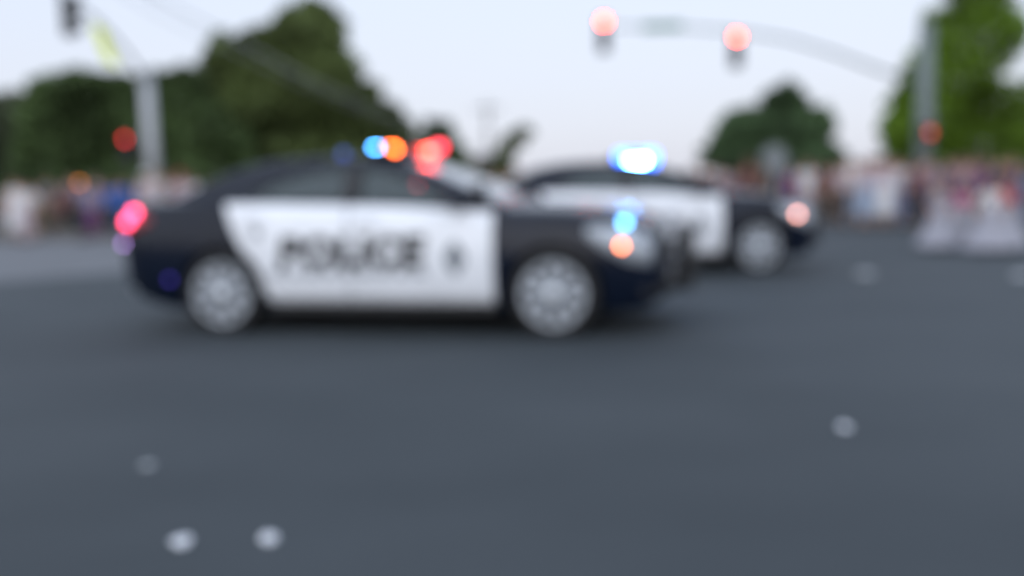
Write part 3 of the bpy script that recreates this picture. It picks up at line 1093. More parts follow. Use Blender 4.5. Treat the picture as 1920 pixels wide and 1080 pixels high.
# far utility pole + cables
ub = at(919, 400, 62)
up = empty('utility_pole', (ub.x, 62, 0))
tag(up, 'distant utility pole standing behind the windscreen of the near car', 'utility pole')
uz = at(915, 190, 62).z
part('pole', lambda bm: add_tube(bm, [(0, 0, -.1), (0, 0, uz)], [.16, .10], 10), up, mat('pale_weathered_wood', (.25, .24, .23), .9))
part('crossarm', lambda bm: add_box(bm, (0, 0, uz - .5), (1.8, .1, .12)), up, mat('pale_weathered_wood', (0, 0, 0)))
part('insulator', lambda bm: [add_lathe(bm, [(.04, 0), (.06, .06), (.03, .14)], 8, Matrix.Translation((x, 0, uz - .44))) for x in (-.8, -.3, .3, .8)], up, M_GALVD)
M_CAB = mat('grey_cable', (.55, .56, .57), .7)
for i, (dx, dz) in enumerate(((0, 0), (.25, .12), (-.1, .28))):
    pts = [(200, -30, 11), (300, 30, 13), (430, 92, 16), (560, 156, 21), (660, 200, 27), (760, 242, 36), (850, 272, 48), (917, 285, 61.8)]
    P = [at(*p) + Vector((dx * (1 - p[2] / 62), 0, dz)) for p in pts]
    o = part('overhead_cable', lambda bm: add_tube(bm, P, (.008, .010, .009)[i], 6), None, M_CAB, True)
    tag(o, ('lowest', 'middle', 'topmost')[i] + ' of three thin cables sloping across the big tree to the far utility pole', 'cable', 'overhead cables')

# shed, barricade with amber lamp
sb = at(915, 345, 58)
shed = empty('small_shed', (sb.x, 58, 0))
tag(shed, 'small dark brown shed in the distance behind the near windscreen', 'shed')
hz = at(915, 288, 58).z
part('wall', lambda bm: add_box(bm, (0, 0, hz * .45), (1.5, 1.5, hz * .9)), shed, mat('dark_brown_boards', (.05, .045, .045), .9, var=.3))
part('roof', lambda bm: ring_loft(bm, [[(-.85, y, hz * .9), (0, y, hz), (.85, y, hz * .9), (.85, y, hz * .86), (-.85, y, hz * .86)] for y in (-.85, .85)]), shed, mat('grey_shingles', (.09, .09, .1), .9))
part('door', lambda bm: add_box(bm, (0, -.76, .95), (.8, .04, 1.9), bevel=.01), shed, mat('grey_painted_wood', (.12, .12, .13), .8))

bb = at(157, 420, 24)
bar = empty('beacon_post', (bb.x, 24, 0), R(5))
tag(bar, 'dim amber beacon lamp on a thin dark post among the left spectators', 'beacon')
zb_ = at(157, 343, 24).z
part('post', lambda bm: add_tube(bm, [(0, 0, 0), (0, 0, zb_ - .1)], .025, 8), bar, M_SIG, True)
part('base', lambda bm: add_lathe(bm, [(.20, 0), (.20, .04), (.06, .10), (.03, .12)], 16), bar, M_RUB, True)
part('beacon', lambda bm: add_lathe(bm, [(.02, -.16), (.05, -.1), (.075, -.07), (.075, .07), (.03, .09)], 14, Matrix.Translation((0, 0, zb_))), bar, M_SIG, True)
part('beacon_lens', lambda bm: add_lathe(bm, [(.001, -.03), (.06, -.025), (.06, .025), (.001, .03)], 16, Matrix.Translation((0, -.08, zb_)) @ Matrix.Rotation(PI / 2, 4, 'X'), cap=False), bar, L_AMB, True)

# pale round sign seen from the back above the middle crowd
rs = at(1450, 420, 24)
rsn = empty('round_sign', (rs.x, 24, 0))
tag(rsn, 'pale grey round sign on a thin post above the middle crowd, under the rounded tree', 'sign')
zc = at(1450, 303, 24).z
part('post', lambda bm: add_box(bm, (0, 0, zc / 2), (.05, .04, zc)), rsn, M_GALV)
part('sign_panel', lambda bm: add_lathe(bm, [(.001, 0), (.36, 0), (.36, .01), (.001, .01)], 28, Matrix.Translation((0, -.03, zc)) @ Matrix.Rotation(PI / 2, 4, 'X') @ Matrix.Diagonal((1, 1.2, 1, 1)), cap=False), rsn, mat('bare_aluminium', (.17, .19, .20), .5, .2))


# ================================================================== PEOPLE
def skin_mesh(verts, edges, radii, root=0, sub=1):
    me = bpy.data.meshes.new('tmp')
    me.from_pydata(verts, edges, [])
    o = bpy.data.objects.new('tmp', me)
    COL.objects.link(o)
    md = o.modifiers.new('s', 'SKIN')
    md.branch_smoothing = .6
    md2 = o.modifiers.new('u', 'SUBSURF'); md2.levels = sub
    sk = me.skin_vertices[0].data
    for i, r in enumerate(radii):
        sk[i].radius = r if hasattr(r, '__len__') else (r, r)
        sk[i].use_root = (i == root)
    dg = bpy.context.evaluated_depsgraph_get()
    out = bpy.data.meshes.new_from_object(o.evaluated_get(dg))
    bpy.data.objects.remove(o)
    bpy.data.meshes.remove(me)
    return out


def chain(spec):
    """spec: dict name -> (co, r, parent)"""
    names = list(spec)
    idx = {n: i for i, n in enumerate(names)}
    v = [spec[n][0] for n in names]
    r = [spec[n][1] for n in names]
    e = [(idx[spec[n][2]], idx[n]) for n in names if spec[n][2]]
    return v, e, r


def pose(kind):
    """joint positions, facing -y. returns dict"""
    P = dict(pelvis=(0, 0, .93), waist=(0, 0, 1.08), chest=(0, 0, 1.27), neckb=(0, 0, 1.43), neck=(0, -.01, 1.50), head=(0, -.02, 1.58), crown=(0, -.01, 1.67))
    for s, n in ((-1, 'r'), (1, 'l')):
        P['sh' + n] = (s * .165, 0, 1.39); P['el' + n] = (s * .215, .03, 1.12); P['wr' + n] = (s * .225, -.05, .88); P['hd' + n] = (s * .225, -.075, .80)
        P['hip' + n] = (s * .085, 0, .88); P['kn' + n] = (s * .10, -.02, .48); P['an' + n] = (s * .105, .01, .09); P['toe' + n] = (s * .125, -.16, .035)
    if kind == 'phone':
        P['elr'] = (-.22, -.12, 1.16); P['wrr'] = (-.12, -.30, 1.36); P['hdr'] = (-.10, -.34, 1.44)
    if kind == 'walk':
        P['knl'] = (.09, -.18, .50); P['anl'] = (.09, -.22, .10); P['toel'] = (.10, -.38, .05)
        P['knr'] = (-.09, .05, .47); P['anr'] = (-.09, .26, .14); P['toer'] = (-.10, .13, .04)
        P['ell'] = (.22, .12, 1.14); P['wrl'] = (.21, .16, .90); P['hdl'] = (.21, .15, .82)
        P['elr'] = (-.22, -.06, 1.13); P['wrr'] = (-.19, -.24, .98); P['hdr'] = (-.18, -.31, .95)
    if kind == 'sit':
        dz = -.44
        for k in ('pelvis', 'waist', 'chest', 'neckb', 'neck', 'head', 'crown', 'shl', 'shr', 'ell', 'elr'):
            x, y, z = P[k]; P[k] = (x, y, z + dz)
        for s, n in ((-1, 'r'), (1, 'l')):
            P['hip' + n] = (s * .09, 0, .47); P['kn' + n] = (s * .12, -.42, .49); P['an' + n] = (s * .12, -.40, .09); P['toe' + n] = (s * .14, -.57, .035)
            P['wr' + n] = (s * .15, -.20, .60); P['hd' + n] = (s * .12, -.28, .58)
    if kind == 'hips':       # hands on the skirt
        for s, n in ((-1, 'r'), (1, 'l')):
            P['el' + n] = (s * .30, .04, 1.15); P['wr' + n] = (s * .24, -.08, .95); P['hd' + n] = (s * .25, -.12, .89)
    return {k: Vector(v) for k, v in P.items()}


M_EYE = mat('dark_eye', (.02, .015, .012), .3)
M_LIP = mat('lip', (.30, .10, .08), .5)


def body_mesh(P):
    sp = {}
    sp['pelvis'] = (P['pelvis'], (.15, .11), None)
    sp['waist'] = (P['waist'], (.125, .095), 'pelvis')
    sp['chest'] = (P['chest'], (.15, .105), 'waist')
    sp['neckb'] = (P['neckb'], (.075, .065), 'chest')
    sp['neck'] = (P['neck'], (.052, .055), 'neckb')
    sp['head'] = (P['head'], (.075, .092), 'neck')
    sp['crown'] = (P['crown'], (.066, .085), 'head')
    for n in 'lr':
        sp['sh' + n] = (P['sh' + n], .055, 'neckb')
        sp['el' + n] = (P['el' + n], .040, 'sh' + n)
        sp['wr' + n] = (P['wr' + n], .027, 'el' + n)
        sp['hd' + n] = (P['hd' + n], (.034, .020), 'wr' + n)
        sp['hip' + n] = (P['hip' + n], .085, 'pelvis')
        sp['kn' + n] = (P['kn' + n], .055, 'hip' + n)
        sp['an' + n] = (P['an' + n], .038, 'kn' + n)
        sp['toe' + n] = (P['toe' + n], (.036, .028), 'an' + n)
    me = skin_mesh(*chain(sp))
    bm = bmesh.new()
    bm.from_mesh(me)
    bpy.data.meshes.remove(me)
    for f in bm.faces: f.material_index = 0
    h = P['head']
    # face: nose, eyes, mouth, ears
    ring_loft(bm, [[h + Vector(p) for p in ((-.006, -.088, .035), (.006, -.088, .035), (.006, -.08, .035), (-.006, -.08, .035))],
                   [h + Vector(p) for p in ((-.014, -.118, -.012), (.014, -.118, -.012), (.016, -.08, -.02), (-.016, -.08, -.02))]])
    for s in (-1, 1):
        add_ellipsoid(bm, h + Vector((s * .030, -.088, .025)), (.012, .006, .007), 8, 6, mi=1)
        add_ellipsoid(bm, h + Vector((s * .078, .0, .005)), (.010, .020, .030), 8, 6)
    add_ellipsoid(bm, h + Vector((0, -.088, -.045)), (.022, .006, .007), 8, 6, mi=2)
    # hands: four fingers and a thumb, slightly curled
    for n, s in (('l', 1), ('r', -1)):
        w, c = P['wr' + n], P['hd' + n]
        d = (c - w).normalized()
        side = d.cross(Vector((s, 0, 0)))
        side = side.normalized() if side.length > .1 else Vector((0, -1, 0))
        curl = Vector((-s, 0, 0)) * .6 - d * .2
        for k, L in enumerate((.055, .065, .060, .048)):
            st = c + side * (.024 - .016 * k)
            add_tube(bm, [st - d * .02, st + d * L * .5, st + d * L * .85 + curl * .02, st + d * L + curl * .045], [.0095, .009, .008, .006], 6)
        st = c - d * .035 + side * .026
        add_tube(bm, [st, st + side * .022 + d * .018, st + side * .028 + d * .048 + curl * .012], [.011, .010, .007], 6)
    me = bm_mesh(bm, 'body', True)
    me.materials.append(mat('skin_tone', (.42, .25, .17), .55, var=.06)); me.materials.append(M_EYE); me.materials.append(M_LIP)
    return me


def shirt_mesh(P, long=False):
    sp = {}
    sp['hem'] = (P['pelvis'] + Vector((0, 0, -.10)), (.175, .135), None)
    sp['waist'] = (P['waist'], (.155, .125), 'hem')
    sp['chest'] = (P['chest'], (.17, .128), 'waist')
    sp['neckb'] = (P['neckb'] + Vector((0, 0, -.02)), (.085, .075), 'chest')
    for n in 'lr':
        sp['sh' + n] = (P['sh' + n], .072, 'neckb')
        if long:
            sp['el' + n] = (P['el' + n], .056, 'sh' + n)
            sp['wr' + n] = (P['wr' + n], .042, 'el' + n)
        else:
            sp['el' + n] = (P['sh' + n].lerp(P['el' + n], .8), .064, 'sh' + n)
    me = skin_mesh(*chain(sp), root=0)
    me.shade_smooth()
    me.materials.append(cloth('white', .6, .6, .62))
    return me


def trouser_mesh(P, short=False):
    sp = {'pelvis': (P['pelvis'] + Vector((0, 0, .12)), (.155, .12), None)}
    sp['hipc'] = (P['pelvis'] + Vector((0, 0, -.03)), (.16, .12), 'pelvis')
    for n in 'lr':
        sp['hip' + n] = (P['hip' + n], .10, 'hipc')
        if short:
            sp['kn' + n] = (P['hip' + n].lerp(P['kn' + n], .85), .085, 'hip' + n)
        else:
            sp['kn' + n] = (P['kn' + n], .075, 'hip' + n)
            sp['an' + n] = (P['kn' + n].lerp(P['an' + n], .93), .062, 'kn' + n)
    me = skin_mesh(*chain(sp), root=0)
    me.shade_smooth()
    me.materials.append(cloth('denim', .05, .07, .12))
    return me


def skirt_mesh(P, wide):
    bm = bmesh.new()
    c = P['pelvis']
    rings = []
    lv = [(.16, .17), (.05, .20), (-.12, .26), (-.35, .34), (-.55, .40), (-.56, .43), (-.82, .52)] if wide else [(.14, .155), (.0, .185), (-.2, .21), (-.45, .23), (-.6, .24)]
    for i, (dz, r) in enumerate(lv):
        fl = 0 if i < 2 else (.16 if wide else .03) * (i / len(lv))
        rings.append([c + Vector((math.cos(a) * r * (1 + fl * math.sin(9 * a + i * .4)), math.sin(a) * r * .85 * (1 + fl * math.cos(7 * a)), dz)) for a in np.linspace(0, 2 * PI, 48, endpoint=False)])
    ring_loft(bm, rings, cap=False)
    bmesh.ops.holes_fill(bm, edges=[e for e in bm.edges if e.is_boundary and e.verts[0].co.z > c.z], sides=60)
    me = bm_mesh(bm, 'skirt', True)
    me.materials.append(cloth('white', .6, .6, .62))
    return me


def hair_mesh(P, kind):
    bm = bmesh.new()
    h = P['head']
    add_ellipsoid(bm, h + Vector((0, .012, .045)), (.088, .108, .092), 18, 12)
    for v in list(bm.verts):
        p = v.co - h
        if p.y < -.045 and p.z < .065:            # clear the face
            v.co = h + Vector((p.x, -.045, max(p.z, .03)))
        v.co += Vector(v.co - h).normalized() * .006 * mnoise.noise(v.co * 30)
    if kind == 'long':
        rings = []
        for z, rx, ry, y in ((.06, .086, .06, .05), (-.05, .092, .05, .06), (-.15, .095, .04, .07), (-.26, .08, .03, .075)):
            rings.append([h + Vector((math.cos(a) * rx, y + math.sin(a) * ry, z)) for a in np.linspace(0, 2 * PI, 16, endpoint=False)])
        ring_loft(bm, rings)
    if kind == 'bun':
        add_ellipsoid(bm, h + Vector((0, .10, .10)), (.045, .045, .045), 10, 8)
    me = bm_mesh(bm, 'hair', True)
    me.materials.append(mat('dark_hair', (.025, .018, .014), .6))
    return me


def cap_mesh(P):
    bm = bmesh.new()
    h = P['head']
    add_ellipsoid(bm, h + Vector((0, .008, .06)), (.094, .112, .088), 18, 12)
    bmesh.ops.bisect_plane(bm, geom=bm.verts[:] + bm.edges[:] + bm.faces[:], plane_co=h + Vector((0, 0, .055)), plane_no=(0, 0, -1), clear_outer=True)
    add_box(bm, h + Vector((0, -.135, .06)), (.13, .11, .012), bevel=.005)
    me = bm_mesh(bm, 'cap', True)
    me.materials.append(cloth('red', .35, .03, .03))
    return me


def shoe_mesh(P):
    bm = bmesh.new()
    for n in 'lr':
        a, t = P['an' + n], P['toe' + n]
        d = (t - a); d.z = 0; d.normalize()
        ct = a.lerp(t, .45); ct.z = min(t.z + .012, a.z)
        add_tube(bm, [Vector((a.x, a.y, ct.z)) - d * .05, Vector((a.x, a.y, ct.z + .015)), ct, Vector((t.x, t.y, t.z)) + d * .03], [.035, .046, .047, .034], 10)
    me = bm_mesh(bm, 'shoe', True)
    me.materials.append(mat('dark_shoe', (.06, .06, .06), .6))
    return me


POSES = {k: pose(k) for k in ('stand', 'phone', 'walk', 'sit', 'hips')}
LIB = {}


def lib(what, kind, *a):
    key = (what, kind) + a
    if key not in LIB:
        P = POSES[kind]
        LIB[key] = {'body': body_mesh, 'shirt': shirt_mesh, 'trousers': trouser_mesh, 'skirt': skirt_mesh, 'hair': hair_mesh, 'cap': cap_mesh, 'shoes': shoe_mesh}[what](P, *a)
    return LIB[key]


SKINS = [mat('skin_tone_a', (.46, .28, .20), .55), mat('skin_tone_b', (.34, .19, .12), .55), mat('skin_tone_c', (.20, .11, .07), .55)]
HAIRS = [mat('hair_black', (.015, .013, .012), .6), mat('hair_brown', (.06, .035, .02), .6), mat('hair_fair', (.25, .17, .09), .6)]
CL = dict(white=(.62, .62, .66), pinkwhite=(.56, .47, .52), lav=(.25, .25, .42), blue=(.05, .15, .50), navy=(.03, .04, .10), red=(.42, .03, .07), darkred=(.13, .035, .045),
          pink=(.58, .18, .32), mauve=(.28, .19, .24), purple=(.20, .05, .22), denim=(.06, .09, .16), black=(.018, .018, .022), grey=(.22, .22, .24), dusty=(.20, .13, .13),
          khaki=(.22, .18, .13), lightblue=(.33, .40, .52), steel=(.12, .17, .27), brown=(.10, .07, .055), cream=(.36, .36, .41))


def cmat(n): return cloth(n, *[c * .82 for c in CL[n]])


_pid = [0]


def person(px, Y, kind, h, top, bottom, label, face=0, hair='short', hc=0, sk=0, sleeves=False, lower='trousers', cap=None, group='spectators along the far kerb', z0=None, shawl=None):
    _pid[0] += 1
    p = at(px, 400, Y)
    x = p.x
    if z0 is None:
        z0 = .125 if (Y > 26.6 and x < 0) or (Y > 25.2 and x > 10) else 0.0
    root = empty('person', (x, Y, z0), R(face))
    sc = h / 1.74 * (random.uniform(.94, 1.05) if h > 1.4 else 1)
    root.scale = (sc * (1 if h > 1.4 else 1.08),) * 2 + (sc,)
    tag(root, label, 'person', group)

    def add(nm, me, *ms):
        o = mk(nm, me, root)
        for i, m in enumerate(ms): override(o, m, i)
        return o
    add('body', lib('body', kind), SKINS[sk])
    add('shirt', lib('shirt', kind, sleeves), cmat(top))
    if lower == 'trousers': add('trousers', lib('trousers', kind, False), cmat(bottom))
    elif lower == 'shorts': add('shorts', lib('trousers', kind, True), cmat(bottom))
    elif lower == 'skirt': add('skirt', lib('skirt', kind, False), cmat(bottom))
    elif lower == 'gown': add('skirt', lib('skirt', kind, True), cmat(bottom))
    add('hair', lib('hair', kind, hair), HAIRS[hc])
    if cap: add('cap', lib('cap', kind), cmat(cap))
    add('shoes', lib('shoes', kind))
    if shawl:
        def sw(bm):
            P = POSES[kind]
            rings = []
            for z, rx, ry in ((.0, .10, .09), (-.05, .20, .13), (-.16, .245, .165), (-.30, .25, .18)):
                rings.append([P['neckb'] + Vector((math.cos(a) * rx, math.sin(a) * ry, z + .015 * math.sin(5 * a))) for a in np.linspace(0, 2 * PI, 24, endpoint=False)])
            ring_loft(bm, rings, cap=False)
        o = part('shawl', sw, root, cmat(shawl), True)
    return root


def chair(px, Y, col, label, face=0):
    p = at(px, 400, Y)
    z0 = 0.125 if Y > 26.6 else 0
    root = empty('folding_chair', (p.x, Y, z0), R(face))
    tag(root, label, 'folding chair', 'folding chairs at the kerb')
    part('seat', lambda bm: add_box(bm, (0, -.12, .40), (.52, .46, .025), bevel=.01), root, cmat(col))
    part('backrest', lambda bm: add_box(bm, (0, .16, .66), (.52, .025, .46), rot=Matrix.Rotation(R(-10), 3, 'X'), bevel=.01), root, cmat(col))
    for s in (-1, 1):
        part('leg', lambda bm: (add_tube(bm, [(s * .26, -.34, .01), (s * .26, .18, .44)], .012, 6), add_tube(bm, [(s * .26, .22, .01), (s * .26, -.32, .42)], .012, 6)), root, M_GALV)
        part('armrest', lambda bm: (add_box(bm, (s * .28, -.1, .62), (.05, .42, .025), bevel=.008), add_tube(bm, [(s * .27, -.3, .41), (s * .27, -.3, .61)], .01, 6)), root, M_GALV)


GL = 'spectators on the left kerb'
# ---- left of the signal pole
person(30, 25, 'stand', 1.72, 'white', 'white', 'person in a long white top at the far left, hands down', 5, 'long', 1, 0, lower='skirt', group=GL)
person(60, 25.3, 'stand', 1.66, 'white', 'dusty', 'person in white shirt and dusty pink shorts beside the long white top', -10, 'short', 1, 0, lower='shorts', group=GL)
person(8, 26.8, 'sit', 1.7, 'dusty', 'grey', 'seated person in a dull pink top at the very left edge', 0, 'long', 0, 1, group=GL)
chair(8, 26.8, 'grey', 'grey folding chair at the very left edge')
person(92, 27.2, 'stand', 1.62, 'grey', 'khaki', 'person in grey shirt and khaki trousers left of the amber beacon', 12, 'short', 0, 1, group=GL)
person(114, 26.9, 'sit', 1.72, 'darkred', 'brown', 'seated person in a dark red top below the amber beacon', 4, 'long', 0, 1, group=GL)
chair(114, 26.9, 'black', 'black folding chair under the person in dark red')
person(136, 27.3, 'phone', 1.6, 'mauve', 'black', 'person in a mauve top holding up a phone left of the amber beacon post', 0, 'long', 1, 0, group=GL)
person(158, 26.8, 'stand', 1.56, 'lav', 'navy', 'person in a lavender shirt right under the amber beacon', -5, 'short', 0, 2, group=GL)
person(182, 27.4, 'stand', 1.66, 'mauve', 'brown', 'person in mauve shirt between the lavender and the blue shirts', 8, 'short', 0, 0, group=GL)
person(212, 25.0, 'stand', 1.62, 'blue', 'navy', 'person in a bright blue shirt left of the signal pole', 0, 'short', 0, 1, group=GL, sleeves=True)
person(237, 25.4, 'phone', 1.66, 'blue', 'blue', 'person all in blue raising a phone next to the signal pole', 6, 'short', 1, 0, group=GL, sleeves=True)
# ---- between the pole and the car roof
person(276, 23.5, 'stand', 1.78, 'pinkwhite', 'white', 'tall person in a pale shirt and white cap in front of the signal pole', 0, 'short', 2, 0, group=GL, cap='white')
person(296, 24.2, 'stand', 1.76, 'white', 'mauve', 'person in a clean white shirt in front of the right side of the signal pole', 10, 'long', 2, 0, group=GL)
person(318, 25.4, 'stand', 1.74, 'darkred', 'black', 'person in a dark red shirt right of the signal pole', 0, 'short', 0, 1, group=GL)
person(342, 24.0, 'stand', 1.78, 'pinkwhite', 'grey', 'person in a pale pink shirt and red cap above the boot of the near car', -6, 'short', 1, 0, group=GL, cap='red')
person(362, 24.6, 'phone', 1.7, 'white', 'denim', 'person in a white shirt holding up a phone above the boot of the near car', 0, 'short', 1, 1, group=GL)
person(388, 25.0, 'stand', 1.66, 'mauve', 'purple', 'person in mauve shirt just left of the rear window of the near car', 0, 'long', 0, 1, group=GL)
person(414, 25.2, 'stand', 1.62, 'lav', 'navy', 'person in a lavender shirt close to the rear window of the near car', 5, 'short', 1, 0, group=GL)
# ---- gap between the cars
GM = 'spectators seen between and behind the two cars'
person(905, 27, 'stand', 1.62, 'grey', 'black', 'person in grey seen over the windscreen of the near car', 0, 'short', 0, 1, group=GM)
person(935, 26, 'stand', 1.60, 'dusty', 'black', 'person in a dusty pink top seen over the near windscreen', 0, 'long', 0, 0, group=GM)
person(968, 24, 'stand', 1.68, 'red', 'denim', 'person in a red shirt in the gap right of the near windscreen', 0, 'short', 0, 1, group=GM)
person(990, 24.5, 'stand', 1.66, 'red', 'black', 'person in red shirt and red cap in the gap between the cars', 8, 'short', 1, 0, group=GM, cap='red')
person(1018, 26, 'stand', 1.62, 'mauve', 'denim', 'person in a mauve shirt in the gap between the cars', -8, 'long', 0, 0, group=GM)
person(1046, 28, 'stand', 1.60, 'lightblue', 'denim', 'person in a light blue shirt next to the rear of the far car', 0, 'short', 1, 0, group=GM)
# ---- above the far car's bonnet
person(1290, 24, 'stand', 1.64, 'mauve', 'navy', 'person in mauve just right of the blazing roof bar', 0, 'long', 0, 1, group=GM)
person(1318, 23.5, 'stand', 1.68, 'dusty', 'navy', 'person in a dusty pink shirt over the windscreen of the far car', 5, 'short', 0, 0, group=GM)
person(1345, 24, 'stand', 1.66, 'pinkwhite', 'denim', 'person in a pale pink shirt over the windscreen of the far car', -5, 'long', 1, 0, group=GM)
person(1372, 23.6, 'stand', 1.6, 'mauve', 'denim', 'short-haired person in mauve over the bonnet of the far car', 0, 'short', 0, 1, group=GM)
person(1403, 23, 'phone', 1.82, 'darkred', 'black', 'tallest spectator, dark red shirt, left of the round grey sign', 0, 'short', 0, 1, group=GM, cap='darkred')
person(1430, 24, 'stand', 1.62, 'brown', 'black', 'person in brown standing under the round grey sign', 0, 'short', 0, 2, group=GM)
person(1456, 24.4, 'stand', 1.6, 'navy', 'black', 'person in a navy shirt just right of the post of the round sign', 0, 'long', 0, 1, group=GM)
person(1482, 23.6, 'stand', 1.58, 'purple', 'purple', 'person in a vivid purple top over the bonnet of the far car', 5, 'long', 0, 0, group=GM)
person(1512, 22.4, 'stand', 1.68, 'white', 'pinkwhite', 'person in a white shirt right of the purple top', -5, 'short', 1, 0, group=GM)
person(1540, 23.6, 'stand', 1.56, 'darkred', 'brown', 'person in dark red and brown beside the nose of the far car', 0, 'short', 0, 1, group=GM)
person(1562, 23, 'stand', 1.5, 'dusty', 'brown', 'smaller person in dusty pink and brown beside the nose of the far car', 0, 'long', 1, 0, group=GM)
# ---- white group
GW = 'marchers in white on the right'
person(1580, 22.5, 'stand', 1.60, 'pinkwhite', 'brown', 'marcher in a pale pink top and brown trousers, leftmost of the white group', 0, 'short', 1, 0, group=GW)
person(1603, 21.5, 'walk', 1.62, 'white', 'lightblue', 'marcher in white shirt and light blue trousers, second from the left', 8, 'short', 0, 0, group=GW)
person(1622, 21.0, 'stand', 1.60, 'pinkwhite', 'lightblue', 'marcher in a pale pink top and long light blue skirt', 0, 'long', 1, 0, group=GW, lower='skirt')
person(1640, 21.3, 'walk', 1.62, 'white', 'lightblue', 'marcher in white and light blue in the middle of the white group', -6, 'short', 0, 1, group=GW, sleeves=True)
person(1658, 21.0, 'stand', 1.62, 'pinkwhite', 'white', 'marcher in a pale top and long white skirt', 4, 'long', 0, 0, group=GW, lower='skirt', sleeves=True)
person(1676, 21.2, 'walk', 1.66, 'white', 'lav', 'marcher in white shirt and lavender trousers near the right signal pole', 0, 'short', 1, 0, group=GW, sleeves=True)
person(1695, 21.4, 'stand', 1.60, 'lightblue', 'steel', 'marcher in a light blue top nearest the right signal pole', 10, 'bun', 0, 0, group=GW)
person(1714, 20.6, 'stand', 1.52, 'darkred', 'black', 'person in dark red top and black trousers in front of the right signal pole', 0, 'short', 0, 1, group=GW)
person(1732, 22.4, 'stand', 1.62, 'mauve', 'navy', 'person in mauve shirt and navy trousers right of the right signal pole', 0, 'long', 0, 0, group=GW)
# ---- back row right
GR = 'spectators in the back row on the right'
for px, Y, h, t, b, lbl in ((1752, 25.0, 1.62, 'lav', 'navy', 'back row person in lavender behind the left girl in white'),
                            (1776, 26.0, 1.6, 'dusty', 'black', 'back row person in dusty pink above the left girl in white'),
                            (1800, 26.5, 1.6, 'darkred', 'black', 'back row person in dark red between the two girls in white'),
                            (1824, 26.0, 1.58, 'brown', 'black', 'back row person in brown between the two girls in white'),
                            (1846, 26.4, 1.62, 'navy', 'navy', 'back row person in navy left of the right girl in white'),
                            (1872, 26.2, 1.62, 'navy', 'black', 'back row person in navy directly behind the right girl in white'),
                            (1900, 24.5, 1.64, 'blue', 'navy', 'back row person in a blue shirt by the right edge')):
    person(px, Y, 'stand', h, t, b, lbl, random.uniform(-15, 15), random.choice(('short', 'long')), random.choice((0, 0, 1)), random.choice((0, 1)), group=GR)
person(1918, 18.5, 'stand', 1.35, 'steel', 'steel', 'person in steel blue cut by the right edge of the picture', -8, 'short', 0, 1, group=GR)
# denser rows behind the marchers and the girls
for px, Y, h, t, b, kd, lbl in (
        (1566, 25.6, 1.62, 'pinkwhite', 'khaki', 'stand', 'pale pink shirt, rear row above the nose of the far car'),
        (1588, 25.0, 1.66, 'white', 'grey', 'phone', 'white shirt raising a phone behind the left end of the white group'),
        (1611, 25.4, 1.60, 'pink', 'denim', 'stand', 'bright pink shirt behind the left half of the white group'),
        (1630, 24.8, 1.68, 'white', 'navy', 'stand', 'white shirt and navy trousers behind the middle of the white group'),
        (1650, 25.6, 1.62, 'pinkwhite', 'black', 'stand', 'pale pink shirt and black trousers behind the middle of the white group'),
        (1668, 25.0, 1.64, 'lav', 'denim', 'stand', 'lavender shirt behind the right half of the white group'),
        (1688, 24.6, 1.60, 'white', 'lightblue', 'phone', 'white shirt raising a phone just left of the right signal pole'),
        (1741, 24.4, 1.60, 'pinkwhite', 'mauve', 'stand', 'pale pink shirt just right of the right signal pole'),
        (1788, 23.6, 1.56, 'mauve', 'purple', 'stand', 'mauve shirt and purple trousers behind the left girls in white'),
        (1812, 23.0, 1.54, 'mauve', 'navy', 'stand', 'mauve shirt and navy trousers behind the small girl'),
        (1834, 24.2, 1.60, 'purple', 'black', 'stand', 'purple shirt behind the right girls in white'),
        (1862, 23.4, 1.5, 'navy', 'black', 'stand', 'navy shirt and black trousers right behind the right girls in white'),
        (1893, 22.6, 1.5, 'darkred', 'denim', 'stand', 'dark red shirt and blue jeans behind the girl with the shawl')):
    person(px, Y, kd, h, t, b, 'person in ' + lbl, random.uniform(-15, 15), random.choice(('short', 'long')), random.choice((0, 0, 1, 2)), random.choice((0, 0, 1)), group=GR)
person(48, 23.8, 'stand', 1.5, 'white', 'pinkwhite', 'shorter person in white and pale pink in front of the far left pair', 0, 'short', 1, 0, group=GL)
person(172, 25.4, 'stand', 1.52, 'lav', 'purple', 'person in a lavender shirt and purple trousers just right of the amber beacon', 0, 'long', 0, 0, group=GL)
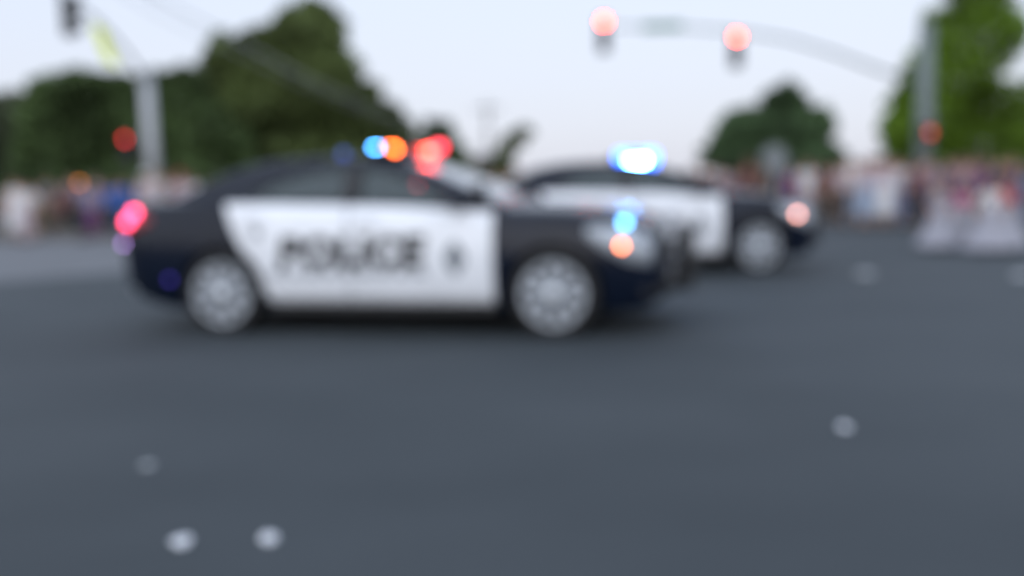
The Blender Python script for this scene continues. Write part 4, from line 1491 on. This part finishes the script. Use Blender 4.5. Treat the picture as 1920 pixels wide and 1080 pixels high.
# ---- girls in wide white skirts
GG = 'girls in wide white skirts on the road'
person(1764, 14.6, 'hips', 1.10, 'cream', 'cream', 'left girl in a wide white ruffled skirt on the road', 10, 'bun', 0, 0, lower='gown', group=GG)
person(1806, 16.2, 'hips', 1.02, 'pink', 'cream', 'small girl in a pink top and narrow white skirt between the two wide skirts', 0, 'bun', 0, 0, lower='skirt', group=GG)
person(1856, 13.9, 'hips', 1.12, 'white', 'cream', 'right girl in white top and widest white ruffled skirt', -5, 'bun', 0, 0, lower='gown', group=GG)
person(1884, 14.2, 'hips', 1.15, 'pink', 'cream', 'girl with a red shawl over a white skirt, rightmost of the girls', 5, 'bun', 0, 0, lower='gown', group=GG, shawl='red')

# ================================================================== LITTER
M_PAPER = mat('crumpled_paper', (.62, .64, .68), .8, var=.08, scale=30)
M_PAPERG = mat('grey_paper', (.34, .36, .38), .8, var=.1, scale=30)


def scrap(px, py, size, m, label, seed):
    bm = bmesh.new()
    bmesh.ops.create_icosphere(bm, subdivisions=2, radius=1)
    for v in bm.verts:
        k = 1 + .55 * mnoise.noise(v.co * 1.8 + Vector((seed * 3.1, 0, 0)))
        v.co = Vector((v.co.x * k * size * 1.2, v.co.y * k * size, max(v.co.z * k, -.35) * size * .5))
    zmin = min(v.co.z for v in bm.verts)
    for v in bm.verts: v.co.z -= zmin - .001
    p = onz(px, py)
    o = mk('paper_scrap', bm_mesh(bm, 'paper_scrap'), None, (p.x, p.y, .0), m)
    o.rotation_euler.z = seed
    tag(o, label, 'litter', 'paper scraps on the road')


scrap(340, 1020, .033, M_PAPER, 'brighter white paper scrap at the bottom left of the road', 1)
scrap(505, 1013, .031, M_PAPER, 'white paper scrap right of the brighter one at the bottom left', 2)
scrap(277, 875, .024, M_PAPERG, 'faint grey paper scrap above the two at the bottom left', 3)
scrap(1583, 803, .030, M_PAPER, 'lone pale paper scrap on the open road at the lower right', 4)
scrap(1620, 517, .09, M_PAPERG, 'wide flattened grey scrap on the road in front of the marchers', 5)
scrap(1914, 520, .08, M_PAPERG, 'grey-blue scrap on the road at the right edge', 6)
